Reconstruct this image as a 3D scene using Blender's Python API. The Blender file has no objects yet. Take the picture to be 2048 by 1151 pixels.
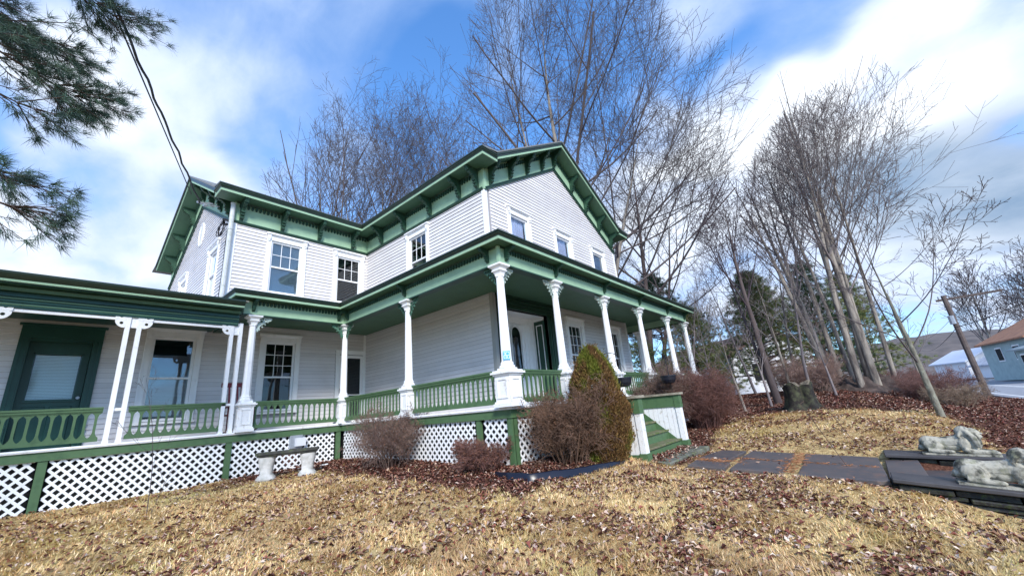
import bpy, bmesh, math, random
import numpy as np
from mathutils import Vector
random.seed(7); rng = np.random.default_rng(7)
PI = math.pi
S = bpy.context.scene
COL = S.collection

# ------------------------------------------------------------ camera, sky, sun, exposure
FPX, PITCH, ROLL, YAW = 797.59, 0.296369, -0.0916863, 0.887204
CAM = np.array([-5.37717, -4.65352, -0.066372])
_f = np.array([math.sin(YAW)*math.cos(PITCH), math.cos(YAW)*math.cos(PITCH), math.sin(PITCH)])
_r0 = np.array([math.cos(YAW), -math.sin(YAW), 0.0]); _u0 = np.cross(_r0, _f)
CR = math.cos(ROLL)*_r0 + math.sin(ROLL)*_u0
CU = -math.sin(ROLL)*_r0 + math.cos(ROLL)*_u0
def ray(u, v): return CR*(u-1024)/FPX - CU*(v-575.5)/FPX + _f
def at(u, v, dist):
    d = ray(u, v); return CAM + dist*d/math.hypot(d[0], d[1])
from mathutils import Matrix
cd = bpy.data.cameras.new('camera'); cam = bpy.data.objects.new('camera', cd); COL.objects.link(cam)
cd.sensor_width = 36; cd.lens = FPX/2048*36; cd.clip_end = 3000; cd.clip_start = 0.05
M = Matrix(((CR[0], CU[0], -_f[0], CAM[0]), (CR[1], CU[1], -_f[1], CAM[1]), (CR[2], CU[2], -_f[2], CAM[2]), (0, 0, 0, 1)))
cam.matrix_world = M; S.camera = cam

S.view_settings.view_transform = 'Standard'; S.view_settings.look = 'None'
S.view_settings.exposure = 0.97; S.view_settings.gamma = 1
S.cycles.use_denoising = True
S.cycles.max_bounces = 6; S.cycles.diffuse_bounces = 3; S.cycles.glossy_bounces = 3; S.cycles.transparent_max_bounces = 12
SUN_EL, SUN_DIR = math.radians(33), Vector((-0.62, -0.78, 0)).normalized()
sun_vec = Vector((SUN_DIR.x*math.cos(SUN_EL), SUN_DIR.y*math.cos(SUN_EL), math.sin(SUN_EL)))
sl = bpy.data.lights.new('sun', 'SUN'); sl.energy = 2.3; sl.angle = math.radians(14); sl.color = (1.0, 0.95, 0.86)
so = bpy.data.objects.new('sun', sl); COL.objects.link(so); so.rotation_euler = sun_vec.to_track_quat('Z', 'Y').to_euler()

world = bpy.data.worlds.new('World'); S.world = world; world.use_nodes = True
nt = world.node_tree; N = nt.nodes; Lk = nt.links; N.clear()
def wn(t, **k):
    n = N.new(t)
    for a, b in k.items(): setattr(n, a, b)
    return n
def wmath(op, a, b=None, c=None, clamp=False):
    n = wn('ShaderNodeMath', operation=op, use_clamp=clamp)
    for i, x in enumerate((a, b, c)):
        if x is None: continue
        if isinstance(x, (int, float)): n.inputs[i].default_value = x
        else: Lk.new(x, n.inputs[i])
    return n.outputs[0]
out = wn('ShaderNodeOutputWorld'); tc = wn('ShaderNodeTexCoord')
sky = wn('ShaderNodeTexSky', sky_type='NISHITA', sun_disc=False)
sky.sun_elevation = SUN_EL; sky.sun_rotation = math.atan2(SUN_DIR.x, SUN_DIR.y); sky.altitude = 200; sky.air_density = 1.0; sky.dust_density = 0.3; sky.ozone_density = 3.0
sat = wn('ShaderNodeHueSaturation'); sat.inputs['Saturation'].default_value = 1.0; sat.inputs['Value'].default_value = 1.35
sat.inputs['Hue'].default_value = 0.5
tint = wn('ShaderNodeMix', data_type='RGBA', blend_type='MULTIPLY'); tint.inputs[0].default_value = 1.0; tint.inputs[7].default_value = (0.50, 0.78, 1.0, 1); Lk.new(sky.outputs[0], tint.inputs[6]); Lk.new(tint.outputs[2], sat.inputs['Color'])
bg1 = wn('ShaderNodeBackground'); Lk.new(sat.outputs[0], bg1.inputs[0]); bg1.inputs[1].default_value = 0.15
D = tc.outputs['Generated']
nrm = wn('ShaderNodeVectorMath', operation='NORMALIZE'); Lk.new(D, nrm.inputs[0]); D = nrm.outputs[0]
def blob(u, v, deg, inner=0.0, gain=1.0, dirv=None):
    d = ray(u, v) if dirv is None else np.array(dirv, float)
    d = d/np.linalg.norm(d)
    n = wn('ShaderNodeVectorMath', operation='DOT_PRODUCT'); Lk.new(warp, n.inputs[0]); n.inputs[1].default_value = d
    m = wn('ShaderNodeMapRange', interpolation_type='SMOOTHSTEP'); Lk.new(n.outputs['Value'], m.inputs[0])
    m.inputs[1].default_value = math.cos(math.radians(deg)); m.inputs[2].default_value = math.cos(math.radians(deg*inner))
    m.inputs[3].default_value = 0; m.inputs[4].default_value = gain
    return m.outputs[0]
# cloud deck coordinates: direction projected on a plane so clouds flatten towards the horizon
sep = wn('ShaderNodeSeparateXYZ'); Lk.new(D, sep.inputs[0])
zc = wmath('MAXIMUM', wmath('ADD', sep.outputs[2], 0.35), 0.15)
cmb = wn('ShaderNodeCombineXYZ')
Lk.new(wmath('DIVIDE', sep.outputs[0], zc), cmb.inputs[0]); Lk.new(wmath('DIVIDE', sep.outputs[1], zc), cmb.inputs[1])
def noise(scale, det, rough, dist, off=0.0, vec=None):
    mp = wn('ShaderNodeMapping'); mp.inputs['Location'].default_value = (off, off*0.7, 0); mp.inputs['Rotation'].default_value = (0, 0, 0.5)
    mp.inputs['Scale'].default_value = (1.35, 0.95, 1)
    Lk.new(vec or cmb.outputs[0], mp.inputs[0])
    n = wn('ShaderNodeTexNoise'); Lk.new(mp.outputs[0], n.inputs['Vector'])
    n.inputs['Scale'].default_value = scale; n.inputs['Detail'].default_value = det; n.inputs['Roughness'].default_value = rough; n.inputs['Distortion'].default_value = dist
    return n
wz = noise(1.4, 3, 0.5, 0.2, 3.0)
wsub = wn('ShaderNodeVectorMath', operation='SUBTRACT'); Lk.new(wz.outputs['Color'], wsub.inputs[0]); wsub.inputs[1].default_value = (0.5, 0.5, 0.5)
wsc = wn('ShaderNodeVectorMath', operation='SCALE'); Lk.new(wsub.outputs[0], wsc.inputs[0]); wsc.inputs['Scale'].default_value = 0.75
wad = wn('ShaderNodeVectorMath', operation='ADD'); Lk.new(D, wad.inputs[0]); Lk.new(wsc.outputs[0], wad.inputs[1])
wno = wn('ShaderNodeVectorMath', operation='NORMALIZE'); Lk.new(wad.outputs[0], wno.inputs[0]); warp = wno.outputs[0]
n1 = noise(1.5, 6, 0.55, 0.15, 0.0); n2 = noise(3.5, 6, 0.6, 0.3, 5.0)
n3 = noise(9.0, 8, 0.65, 0.6, 9.0)
cov = wmath('ADD', wmath('ADD', wmath('MULTIPLY', n1.outputs['Fac'], 1.5), wmath('MULTIPLY', n2.outputs['Fac'], 0.8)), wmath('MULTIPLY', n3.outputs['Fac'], 0.30))
cov = wmath('SUBTRACT', cov, 0.84)

for (u, v, dg, g) in [(280,270,12,.65),(330,540,13,.7),(60,530,8,.35),(1430,240,9,.85),(1600,270,10,.6),(1500,420,16,.5),(1850,270,11,.75),(1980,90,10,.6),(1780,130,8,.2),(1960,560,12,.40),(1120,480,16,.30),(850,560,20,.25),(420,170,9,.2),
                      (190,400,9,-1.0),(60,440,5,-.5),(950,290,12,-.95),(1310,100,11,-.9),(820,150,8,-.4),(1680,130,5,-.3),(620,330,10,-.25),(500,420,7,-.25)]:
    cov = wmath('ADD', cov, blob(u, v, dg*1.25, 0.0, g))
covc = wn('ShaderNodeMapRange', interpolation_type='SMOOTHSTEP'); Lk.new(cov, covc.inputs[0]); covc.inputs[1].default_value = -0.15; covc.inputs[2].default_value = 0.95
# brightness of the cloud: thin lavender veil to white
th = wn('ShaderNodeMapRange', interpolation_type='SMOOTHSTEP'); Lk.new(cov, th.inputs[0]); th.inputs[1].default_value = 0.30; th.inputs[2].default_value = 1.55
mx = wn('ShaderNodeMix', data_type='RGBA'); Lk.new(th.outputs[0], mx.inputs[0])
mx.inputs[6].default_value = (0.33, 0.47, 0.76, 1); mx.inputs[7].default_value = (0.84, 0.90, 0.99, 1)
dk = wmath('MAXIMUM', blob(2030, 350, 13, 0.2, 1.0), blob(1960, 430, 10, 0.1, .8))
dk = wmath('MULTIPLY', dk, wmath('ADD', wmath('MULTIPLY', n2.outputs['Fac'], 0.9), 0.3), None, True)
mx2 = wn('ShaderNodeMix', data_type='RGBA'); Lk.new(dk, mx2.inputs[0]); Lk.new(mx.outputs[2], mx2.inputs[6]); mx2.inputs[7].default_value = (0.15, 0.26, 0.42, 1)
bg2 = wn('ShaderNodeBackground'); Lk.new(mx2.outputs[2], bg2.inputs[0]); bg2.inputs[1].default_value = 0.72
ms = wn('ShaderNodeMixShader'); Lk.new(covc.outputs[0], ms.inputs[0]); Lk.new(bg1.outputs[0], ms.inputs[1]); Lk.new(bg2.outputs[0], ms.inputs[2])
Lk.new(ms.outputs[0], out.inputs[0])

# ------------------------------------------------------------ materials
def mat(name, col, rough=0.6, col2=None, scale=3.0, bump=0.0, bscale=40.0, spec=0.4, thr=(0.4, 0.7), rnd=0.0, attr=None, metal=0.0, stretch=None, det=6, col3=None, scale3=18.0):
    m = bpy.data.materials.new(name); m.use_nodes = True
    t = m.node_tree; b = t.nodes['Principled BSDF']
    b.inputs['Roughness'].default_value = rough; b.inputs['Specular IOR Level'].default_value = spec; b.inputs['Metallic'].default_value = metal
    c4 = (*col, 1)
    geo = t.nodes.new('ShaderNodeNewGeometry'); vec = geo.outputs['Position']
    if stretch:
        mp = t.nodes.new('ShaderNodeMapping'); mp.inputs['Scale'].default_value = stretch; t.links.new(vec, mp.inputs[0]); vec = mp.outputs[0]
    cur = None
    if attr:
        a = t.nodes.new('ShaderNodeVertexColor'); a.layer_name = attr; cur = a.outputs['Color']
    if col2 is not None:
        n = t.nodes.new('ShaderNodeTexNoise'); n.inputs['Scale'].default_value = scale; n.inputs['Detail'].default_value = det; n.inputs['Roughness'].default_value = 0.6
        t.links.new(vec, n.inputs['Vector'])
        r = t.nodes.new('ShaderNodeMapRange'); r.inputs[1].default_value = thr[0]; r.inputs[2].default_value = thr[1]; t.links.new(n.outputs['Fac'], r.inputs[0])
        x = t.nodes.new('ShaderNodeMix'); x.data_type = 'RGBA'; t.links.new(r.outputs[0], x.inputs[0])
        if cur is None: x.inputs[6].default_value = c4
        else: t.links.new(cur, x.inputs[6])
        x.inputs[7].default_value = (*col2, 1); cur = x.outputs[2]
    if col3 is not None:
        n = t.nodes.new('ShaderNodeTexNoise'); n.inputs['Scale'].default_value = scale3; n.inputs['Detail'].default_value = 8; n.inputs['Roughness'].default_value = 0.7
        t.links.new(vec, n.inputs['Vector'])
        r = t.nodes.new('ShaderNodeMapRange'); r.inputs[1].default_value = 0.52; r.inputs[2].default_value = 0.68; t.links.new(n.outputs['Fac'], r.inputs[0])
        x = t.nodes.new('ShaderNodeMix'); x.data_type = 'RGBA'; t.links.new(r.outputs[0], x.inputs[0])
        t.links.new(cur, x.inputs[6]) if cur is not None else setattr(x.inputs[6], 'default_value', c4)
        x.inputs[7].default_value = (*col3, 1); cur = x.outputs[2]
    if rnd:
        oi = t.nodes.new('ShaderNodeObjectInfo'); mr = t.nodes.new('ShaderNodeMapRange'); t.links.new(oi.outputs['Random'], mr.inputs[0])
        mr.inputs[3].default_value = 1-rnd; mr.inputs[4].default_value = 1+rnd
        hs = t.nodes.new('ShaderNodeHueSaturation'); t.links.new(mr.outputs[0], hs.inputs['Value'])
        if cur is None: hs.inputs['Color'].default_value = c4
        else: t.links.new(cur, hs.inputs['Color'])
        cur = hs.outputs[0]
    if cur is None: b.inputs['Base Color'].default_value = c4
    else: t.links.new(cur, b.inputs['Base Color'])
    if bump:
        n = t.nodes.new('ShaderNodeTexNoise'); n.inputs['Scale'].default_value = bscale; n.inputs['Detail'].default_value = 6
        t.links.new(vec, n.inputs['Vector'])
        bp = t.nodes.new('ShaderNodeBump'); bp.inputs['Strength'].default_value = bump; bp.inputs['Distance'].default_value = 0.02
        t.links.new(n.outputs['Fac'], bp.inputs['Height']); t.links.new(bp.outputs[0], b.inputs['Normal'])
    return m
SIDING = mat('vinyl_siding', (.73, .705, .725), .42, (.63, .605, .62), 1.3, rnd=.06, thr=(.45, .8))
SHEATH_SHADE = mat('sheathing_gap_shade', (.34, .33, .35), .9)  # backing toned darker than the boards, painting shadow lines into the siding gaps
WHITE = mat('white_trim_paint', (.86, .86, .88), .45, (.70, .70, .72), 5, thr=(.55, .85))
WHITEP = mat('peeling_white_paint', (.82, .82, .84), .5, (.50, .47, .42), 9, bump=.15, thr=(.58, .72), col3=(.70, .69, .66), scale3=30)
LGREEN = mat('pale_green_paint', (.33, .50, .345), .5, (.24, .39, .27), 3, thr=(.45, .85), bump=.05)
MGREEN = mat('mid_green_paint', (.066, .145, .086), .5, (.046, .105, .064), 2.2, thr=(.45, .8))
RGREEN = mat('railing_green_paint', (.080, .150, .070), .5, (.045, .095, .045), 6, thr=(.5, .8), bump=.06)
DGREEN = mat('dark_green_trim', (.018, .055, .036), .42, (.03, .08, .052), 4, thr=(.5, .85))
GUTTER = mat('gutter_dark_green', (.020, .036, .026), .35, (.036, .05, .036), 5, thr=(.5, .8))
DOORG = mat('door_dark_green', (.010, .055, .045), .38, (.016, .075, .06), 3)
SHING = mat('roof_shingle', (.16, .17, .18), .9, (.24, .25, .26), 30, bump=.3, bscale=60)
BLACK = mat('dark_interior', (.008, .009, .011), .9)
BLIND = mat('window_blind', (.62, .66, .72), .7)
CURT = mat('curtain_fabric', (.62, .55, .74), .9)
CURTT = mat('teal_curtain', (.02, .09, .10), .9)
METG = mat('grey_metal', (.42, .45, .50), .4, (.3, .32, .36), 9, metal=.4)
MAST = mat('painted_conduit', (.56, .58, .60), .5, (.40, .43, .38), 8, thr=(.5, .7))
CABLE = mat('black_cable', (.012, .012, .016), .6)
RED = mat('maroon_paint', (.085, .006, .014), .45)
BRICKM = mat('foundation_brick', (.16, .07, .055), .9, (.10, .05, .045), 9, bump=.2, rnd=.2)
def glass_mat(name, tint=.55, refl=.2):
    m = bpy.data.materials.new(name); m.use_nodes = True; t = m.node_tree; t.nodes.clear()
    o = t.nodes.new('ShaderNodeOutputMaterial'); tr = t.nodes.new('ShaderNodeBsdfTransparent'); tr.inputs[0].default_value = (tint*.93, tint, tint*1.02, 1)
    g = t.nodes.new('ShaderNodeBsdfGlossy'); g.inputs['Roughness'].default_value = .02; g.inputs[0].default_value = (.9, .95, 1, 1)
    n = t.nodes.new('ShaderNodeTexNoise'); n.inputs['Scale'].default_value = 1.6; n.inputs['Detail'].default_value = 1
    bp = t.nodes.new('ShaderNodeBump'); bp.inputs['Strength'].default_value = .06; bp.inputs['Distance'].default_value = .05
    t.links.new(n.outputs['Fac'], bp.inputs['Height']); t.links.new(bp.outputs[0], g.inputs['Normal'])
    lw = t.nodes.new('ShaderNodeLayerWeight'); lw.inputs[0].default_value = .5; f = t.nodes.new('ShaderNodeMath'); f.operation = 'POWER'; f.inputs[1].default_value = 3.0; t.links.new(lw.outputs['Facing'], f.inputs[0])
    a = t.nodes.new('ShaderNodeMath'); a.operation = 'ADD'; a.inputs[1].default_value = refl; t.links.new(f.outputs[0], a.inputs[0]); a.use_clamp = True
    x = t.nodes.new('ShaderNodeMixShader'); t.links.new(a.outputs[0], x.inputs[0]); t.links.new(tr.outputs[0], x.inputs[1]); t.links.new(g.outputs[0], x.inputs[2])
    t.links.new(x.outputs[0], o.inputs[0]); return m
GLASS = glass_mat('window_glass', .86, .10)
GLASSB = glass_mat('clear_window_glass', .9, .03)
GLASSD = glass_mat('dark_window_glass', .35, .06)

# ------------------------------------------------------------ object helpers
def put(o, parent=None):
    COL.objects.link(o)
    if parent is not None: o.parent = parent
    return o
ORG = {}
def worg(p): return ORG.get(p.name, Vector((0, 0, 0))) if p is not None else Vector((0, 0, 0))
def thing(name, label, cat, loc=(0, 0, 0), group=None, rz=0):
    o = bpy.data.objects.new(name, None); COL.objects.link(o); o.location = loc; o.rotation_euler[2] = rz
    o.empty_display_size = .2
    o['label'] = label; o['category'] = cat
    if group: o['group'] = group
    ORG[o.name] = Vector(loc); return o
def tag(o, label=None, cat=None, group=None, kind=None):
    if label: o['label'] = label
    if cat: o['category'] = cat
    if group: o['group'] = group
    if kind: o['kind'] = kind
    return o
def np_mesh(name, V, F, smooth=False, colors=None, cname='col'):
    V = np.asarray(V, dtype=np.float32); F = np.asarray(F, dtype=np.int32)
    me = bpy.data.meshes.new(name); k = F.shape[1]
    me.vertices.add(len(V)); me.vertices.foreach_set('co', V.ravel())
    me.loops.add(F.size); me.loops.foreach_set('vertex_index', F.ravel())
    me.polygons.add(len(F)); me.polygons.foreach_set('loop_start', np.arange(0, F.size, k, dtype=np.int32)); me.polygons.foreach_set('loop_total', np.full(len(F), k, dtype=np.int32))
    if smooth: me.polygons.foreach_set('use_smooth', np.ones(len(F), dtype=bool))
    if colors is not None:
        a = me.color_attributes.new(cname, 'FLOAT_COLOR', 'POINT')
        c = np.ones((len(V), 4), dtype=np.float32); c[:, :3] = colors; a.data.foreach_set('color', c.ravel())
    me.update(calc_edges=True); return me
def np_obj(name, V, F, m, parent=None, smooth=False, colors=None, kind=None):
    V = np.asarray(V, dtype=np.float64)
    po = worg(parent)
    V = V - np.array(po)
    me = np_mesh(name, V, F, smooth, colors); me.materials.append(m)
    o = put(bpy.data.objects.new(name, me), parent); ORG[o.name] = po
    if kind: o['kind'] = kind
    return o
class Fr:                                   # a wall frame: u along the wall, o outward, z up
    def __init__(s, ox, oy, ux, uy, nx, ny): s.o = (ox, oy); s.u = (ux, uy); s.n = (nx, ny)
    def p(s, u, o, z): return (s.o[0]+s.u[0]*u+s.n[0]*o, s.o[1]+s.u[1]*u+s.n[1]*o, z)
class MB:
    def __init__(s): s.v = []; s.f = []
    def add(s, vs, fs):
        b = len(s.v); s.v += [tuple(v) for v in vs]; s.f += [tuple(i+b for i in f) for f in fs]; return s
    def box(s, x0, x1, y0, y1, z0, z1):
        return s.add([(x0,y0,z0),(x1,y0,z0),(x1,y1,z0),(x0,y1,z0),(x0,y0,z1),(x1,y0,z1),(x1,y1,z1),(x0,y1,z1)], [(0,3,2,1),(4,5,6,7),(0,1,5,4),(1,2,6,5),(2,3,7,6),(3,0,4,7)])
    def fb(s, fr, u0, u1, o0, o1, z0, z1):
        return s.add([fr.p(u,o,z) for z in (z0,z1) for (u,o) in ((u0,o0),(u1,o0),(u1,o1),(u0,o1))], [(0,3,2,1),(4,5,6,7),(0,1,5,4),(1,2,6,5),(2,3,7,6),(3,0,4,7)])
    def hexa(s, P): return s.add(P, [(0,3,2,1),(4,5,6,7),(0,1,5,4),(1,2,6,5),(2,3,7,6),(3,0,4,7)])
    def prism(s, poly, vec):                # polygon (3D points) extruded along vec
        n = len(poly); q = [(p[0]+vec[0], p[1]+vec[1], p[2]+vec[2]) for p in poly]
        return s.add(list(poly)+q, [tuple(range(n))[::-1], tuple(range(n, 2*n))]+[(i, (i+1) % n, n+(i+1) % n, n+i) for i in range(n)])
    def tube(s, pts, rad, sides=8, caps=True):
        pts = [Vector(p) for p in pts]; n = len(pts)
        if not hasattr(rad, '__len__'): rad = [rad]*n
        vs = []; fs = []; ref = Vector((0, 0, 1))
        pa = None
        for i, p in enumerate(pts):
            t = (pts[min(i+1, n-1)]-pts[max(i-1, 0)]).normalized()
            if pa is None:
                a = t.cross(ref); a = t.cross(Vector((1, 0, 0))) if a.length < .05 else a
            else: a = pa - t*pa.dot(t)
            a.normalize(); pa = a; b = t.cross(a)
            for k in range(sides):
                th = 2*PI*k/sides+PI/sides; vs.append(p+a*math.cos(th)*rad[i]+b*math.sin(th)*rad[i])
        for i in range(n-1):
            for k in range(sides):
                k2 = (k+1) % sides; fs.append((i*sides+k, i*sides+k2, (i+1)*sides+k2, (i+1)*sides+k))
        if caps: fs += [tuple(range(sides))[::-1], tuple(range((n-1)*sides, n*sides))]
        return s.add(vs, fs)
    def loft(s, cx, cy, prof, sides=8, rot=PI/8):   # prof [(r,z)]
        vs = []; fs = []; n = len(prof)
        for r, z in prof:
            for k in range(sides): vs.append((cx+r*math.cos(2*PI*k/sides+rot), cy+r*math.sin(2*PI*k/sides+rot), z))
        for i in range(n-1):
            for k in range(sides):
                k2 = (k+1) % sides; fs.append((i*sides+k, i*sides+k2, (i+1)*sides+k2, (i+1)*sides+k))
        fs += [tuple(range(sides))[::-1], tuple(range((n-1)*sides, n*sides))]
        return s.add(vs, fs)
    def mesh(s, name, smooth=False):
        me = bpy.data.meshes.new(name); me.from_pydata(s.v, [], s.f); bm = bmesh.new(); bm.from_mesh(me)
        bmesh.ops.recalc_face_normals(bm, faces=bm.faces[:]); bm.to_mesh(me); bm.free()
        if smooth: me.polygons.foreach_set('use_smooth', [True]*len(me.polygons))
        return me
    def build(s, name, m, parent=None, smooth=False, kind=None, label=None, bevel=0):
        po = worg(parent); s.v = [(a-po.x, b-po.y, c-po.z) for a, b, c in s.v]
        me = s.mesh(name, smooth); me.materials.append(m)
        o = put(bpy.data.objects.new(name, me), parent); ORG[o.name] = po
        if kind: o['kind'] = kind
        if label: o['label'] = label
        if bevel:
            bv = o.modifiers.new('bevel', 'BEVEL'); bv.width = bevel; bv.segments = 1; bv.limit_method = 'ANGLE'
        return o
def inst(me, name, loc, parent, rz=0, scale=None):   # a piece with its own origin; me is shared
    po = worg(parent); o = put(bpy.data.objects.new(name, me), parent)
    o.location = Vector(loc)-po; o.rotation_euler[2] = rz
    if scale: o.scale = scale
    return o
def sweep(prof, path, closed_prof=True):
    """prof [(out,z)] carried along path [(x,y)] with mitred corners; out is to the right of travel"""
    n = len(path); k = len(prof); vs = []; fs = []
    P = [Vector(p) for p in path]
    for i in range(n):
        d0 = (P[i]-P[i-1]).normalized() if i > 0 else None; d1 = (P[i+1]-P[i]).normalized() if i < n-1 else None
        d0 = d0 or d1; d1 = d1 or d0
        n0 = Vector((d0.y, -d0.x)); n1 = Vector((d1.y, -d1.x)); m = (n0+n1); m = m/m.dot(n0)
        for o, z in prof: vs.append((P[i].x+m.x*o, P[i].y+m.y*o, z))
    for i in range(n-1):
        for j in range(k): fs.append((i*k+j, i*k+(j+1) % k, (i+1)*k+(j+1) % k, (i+1)*k+j))
    fs += [tuple(range(k))[::-1], tuple(range((n-1)*k, n*k))]
    return MB().add(vs, fs)
def cut(iv, holes):
    for a, b in holes:
        nx = []
        for u0, u1 in iv:
            if b <= u0 or a >= u1: nx.append((u0, u1)); continue
            if a > u0: nx.append((u0, a))
            if b < u1: nx.append((b, u1))
        iv = nx
    return [i for i in iv if i[1]-i[0] > .02]

# ============================================================ THE HOUSE
W1 = Fr(1.87, 0, 0, 1, -1, 0); W2 = Fr(0, 1.93, 1, 0, 0, -1); W3 = Fr(0, 7.97, 1, 0, 0, -1); W4 = Fr(-2.35, 0, 0, 1, -1, 0)
PX = Fr(0, 0, 0, 1, -1, 0); PY = Fr(0, 0, 1, 0, 0, -1); P3 = Fr(0, 5.774, 1, 0, 0, -1)
house = thing('house', 'two-storey pale lavender clapboard house with green gabled cornices, brackets and a wraparound porch', 'house', (3.5, 6, -1.0))
HEAD = 2.87
holes = {
 'W1u': [(4.5, 5.38, 3.95, 5.55)],
 'W3u': [(-1.33, -.43, 3.9, 5.55), (.74, 1.6, 3.9, 5.55)],
 'W2u': [(2.9, 3.72, 3.9, 5.45), (5.27, 6.12, 3.9, 5.45), (7.72, 8.55, 3.9, 5.45)],
 'W4u': [(9.2, 10.05, 3.9, 5.5), (12.9, 13.8, 3.9, 5.5)],
 'W3l': [(-1.25, -.42, .5, 2.42), (-3.67, -2.82, .42, 2.38), (-5.55, -4.65, 0, 2.2), (.95, 1.78, 0, 2.16)],
 'W2l': [(2.38, 4.2, 0, 2.5), (5.3, 6.1, .5, 2.38), (8.12, 8.8, .5, 2.38)], 'W1l': []}
trimmed = {  # siding also stops at the casings
 'W1u': [(4.37, 5.51, 3.8, 5.70)], 'W3u': [(-1.46, -.30, 3.8, 5.70), (.61, 1.73, 3.8, 5.70)],
 'W2u': [(2.77, 3.85, 3.8, 5.60), (5.14, 6.25, 3.8, 5.60), (7.59, 8.68, 3.8, 5.60)],
 'W4u': [(9.07, 10.18, 3.8, 5.65), (12.77, 13.93, 3.8, 5.65)],
 'W3l': [(-1.38, -.29, .4, 2.57), (-3.80, -2.69, .32, 2.53), (-5.70, -4.50, 0, 2.48), (.82, 1.87, 0, 2.28)],
 'W2l': [(2.0, 4.57, 0, 2.80), (5.17, 6.23, .4, 2.53), (8.0, 8.93, .4, 2.53)], 'W1l': []}
EXPO = .108
def make_wall(fr, u0, u1, z0, z1, key, gable=None, corner=(True, True)):
    mb = MB(); hs = holes[key]
    us = sorted({u0, u1, *[h[0] for h in hs], *[h[1] for h in hs]}); zs = sorted({z0, z1, *[h[2] for h in hs if h[2] > z0], *[h[3] for h in hs]})
    for a, b in zip(us, us[1:]):
        for c, d in zip(zs, zs[1:]):
            if any(h[0] <= a and b <= h[1] and h[2] <= c and d <= h[3] for h in hs): continue
            mb.fb(fr, a, b, -.12, 0, c, d)
    if gable:
        (ga, gb, apx, apz) = gable
        mb.prism([fr.p(ga, -.12, z1), fr.p(gb, -.12, z1), fr.p(apx, -.12, apz+.35)], [fr.n[0]*.12, fr.n[1]*.12, 0])
    wall = mb.build('wall', SHEATH_SHADE, house)
    z = z0; top = gable[3] if gable else z1
    while z < top-.03:
        ze = min(z+EXPO, top) ; a, b = u0+(.075 if corner[0] else 0), u1-(.075 if corner[1] else 0)
        if gable and z > z1-.02:
            t = (z+.05-z1)/(gable[3]-z1); a = gable[0]+(gable[2]-gable[0])*t; b = gable[1]+(gable[2]-gable[1])*t
        for c, d in cut([(a, b)], [(h[0], h[1]) for h in trimmed[key] if h[2] < ze-.03 and h[3] > z+.03]):
            m = MB().add([fr.p(c, .001, z+.008), fr.p(d, .001, z+.008), fr.p(d, .022, z+.003), fr.p(c, .022, z+.003), fr.p(c, .0245, z+.012), fr.p(d, .0245, z+.012), fr.p(c, .004, ze-.001), fr.p(d, .004, ze-.001), fr.p(c, .001, ze-.001), fr.p(d, .001, ze-.001)],
                         [(0,1,2,3),(3,2,5,4),(4,5,7,6),(6,7,9,8),(0,3,4,6,8),(1,9,7,5,2)])
            m.build('siding_board', SIDING, wall)
        z += EXPO
    return wall
make_wall(W1, 1.93, 7.97, -.0, HEAD, 'W1l', corner=(True, False))
make_wall(W1, 1.93, 7.97, 3.3, 5.84, 'W1u', corner=(True, False))
make_wall(W3, -8.6, 1.868, 0, HEAD, 'W3l', corner=(False, False))
make_wall(W3, -2.35, 1.868, 3.3, 5.84, 'W3u', corner=(True, False))
make_wall(W2, 1.99, 9.6, 0, HEAD, 'W2l')
make_wall(W2, 1.99, 9.6, 3.3, 5.84, 'W2u', gable=(1.87, 9.6, 5.63, 8.14))
make_wall(W4, 8.09, 15.83, 3.3, 5.84, 'W4u', gable=(7.97, 15.83, 11.9, 7.95), corner=(True, False))
bw = MB(); bw.box(9.48, 9.6, 2.05, 16, -1, 6.5); bw.box(-2.35, 9.48, 15.83, 15.95, -1, 6.5); bw.box(-8.6, -2.35, 15.83, 15.95, -1, 2.7); bw.box(-8.6, -8.48, 8.09, 15.83, -1, 2.87)
bw.box(-8.6, -2.35, 8.09, 15.83, 2.6, 2.7); bw.box(-2.35, 9.48, 8.09, 15.83, 3.0, 3.1); bw.box(1.99, 9.48, 2.05, 8.0, 3.0, 3.1)
bw.build('wall', SIDING, house, label='plain rear and inner walls of the house')
# corner boards
for x0, x1, y0, y1, z0, z1 in [(1.84, 1.95, 1.90, 1.93, 0, HEAD), (1.84, 1.87, 1.93, 2.01, 0, HEAD), (1.84, 1.95, 1.90, 1.93, 3.3, 5.84), (1.84, 1.87, 1.93, 2.01, 3.3, 5.84),
                               (9.53, 9.62, 1.90, 1.93, 0, HEAD), (9.53, 9.62, 1.90, 1.93, 3.3, 5.84), (-2.38, -2.27, 7.94, 7.97, 3.2, 5.84), (-2.38, -2.35, 7.97, 8.06, 3.2, 5.84),
                               (1.79, 1.87, 7.93, 7.97, 0, HEAD)]:
    MB().box(x0, x1, y0, y1, z0, z1).build('corner_board', WHITE if z0 > 1 else mat('grey_corner', (.34, .34, .33), .5) if (x0 < 2 and y0 < 2.5) else WHITE, house)

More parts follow.
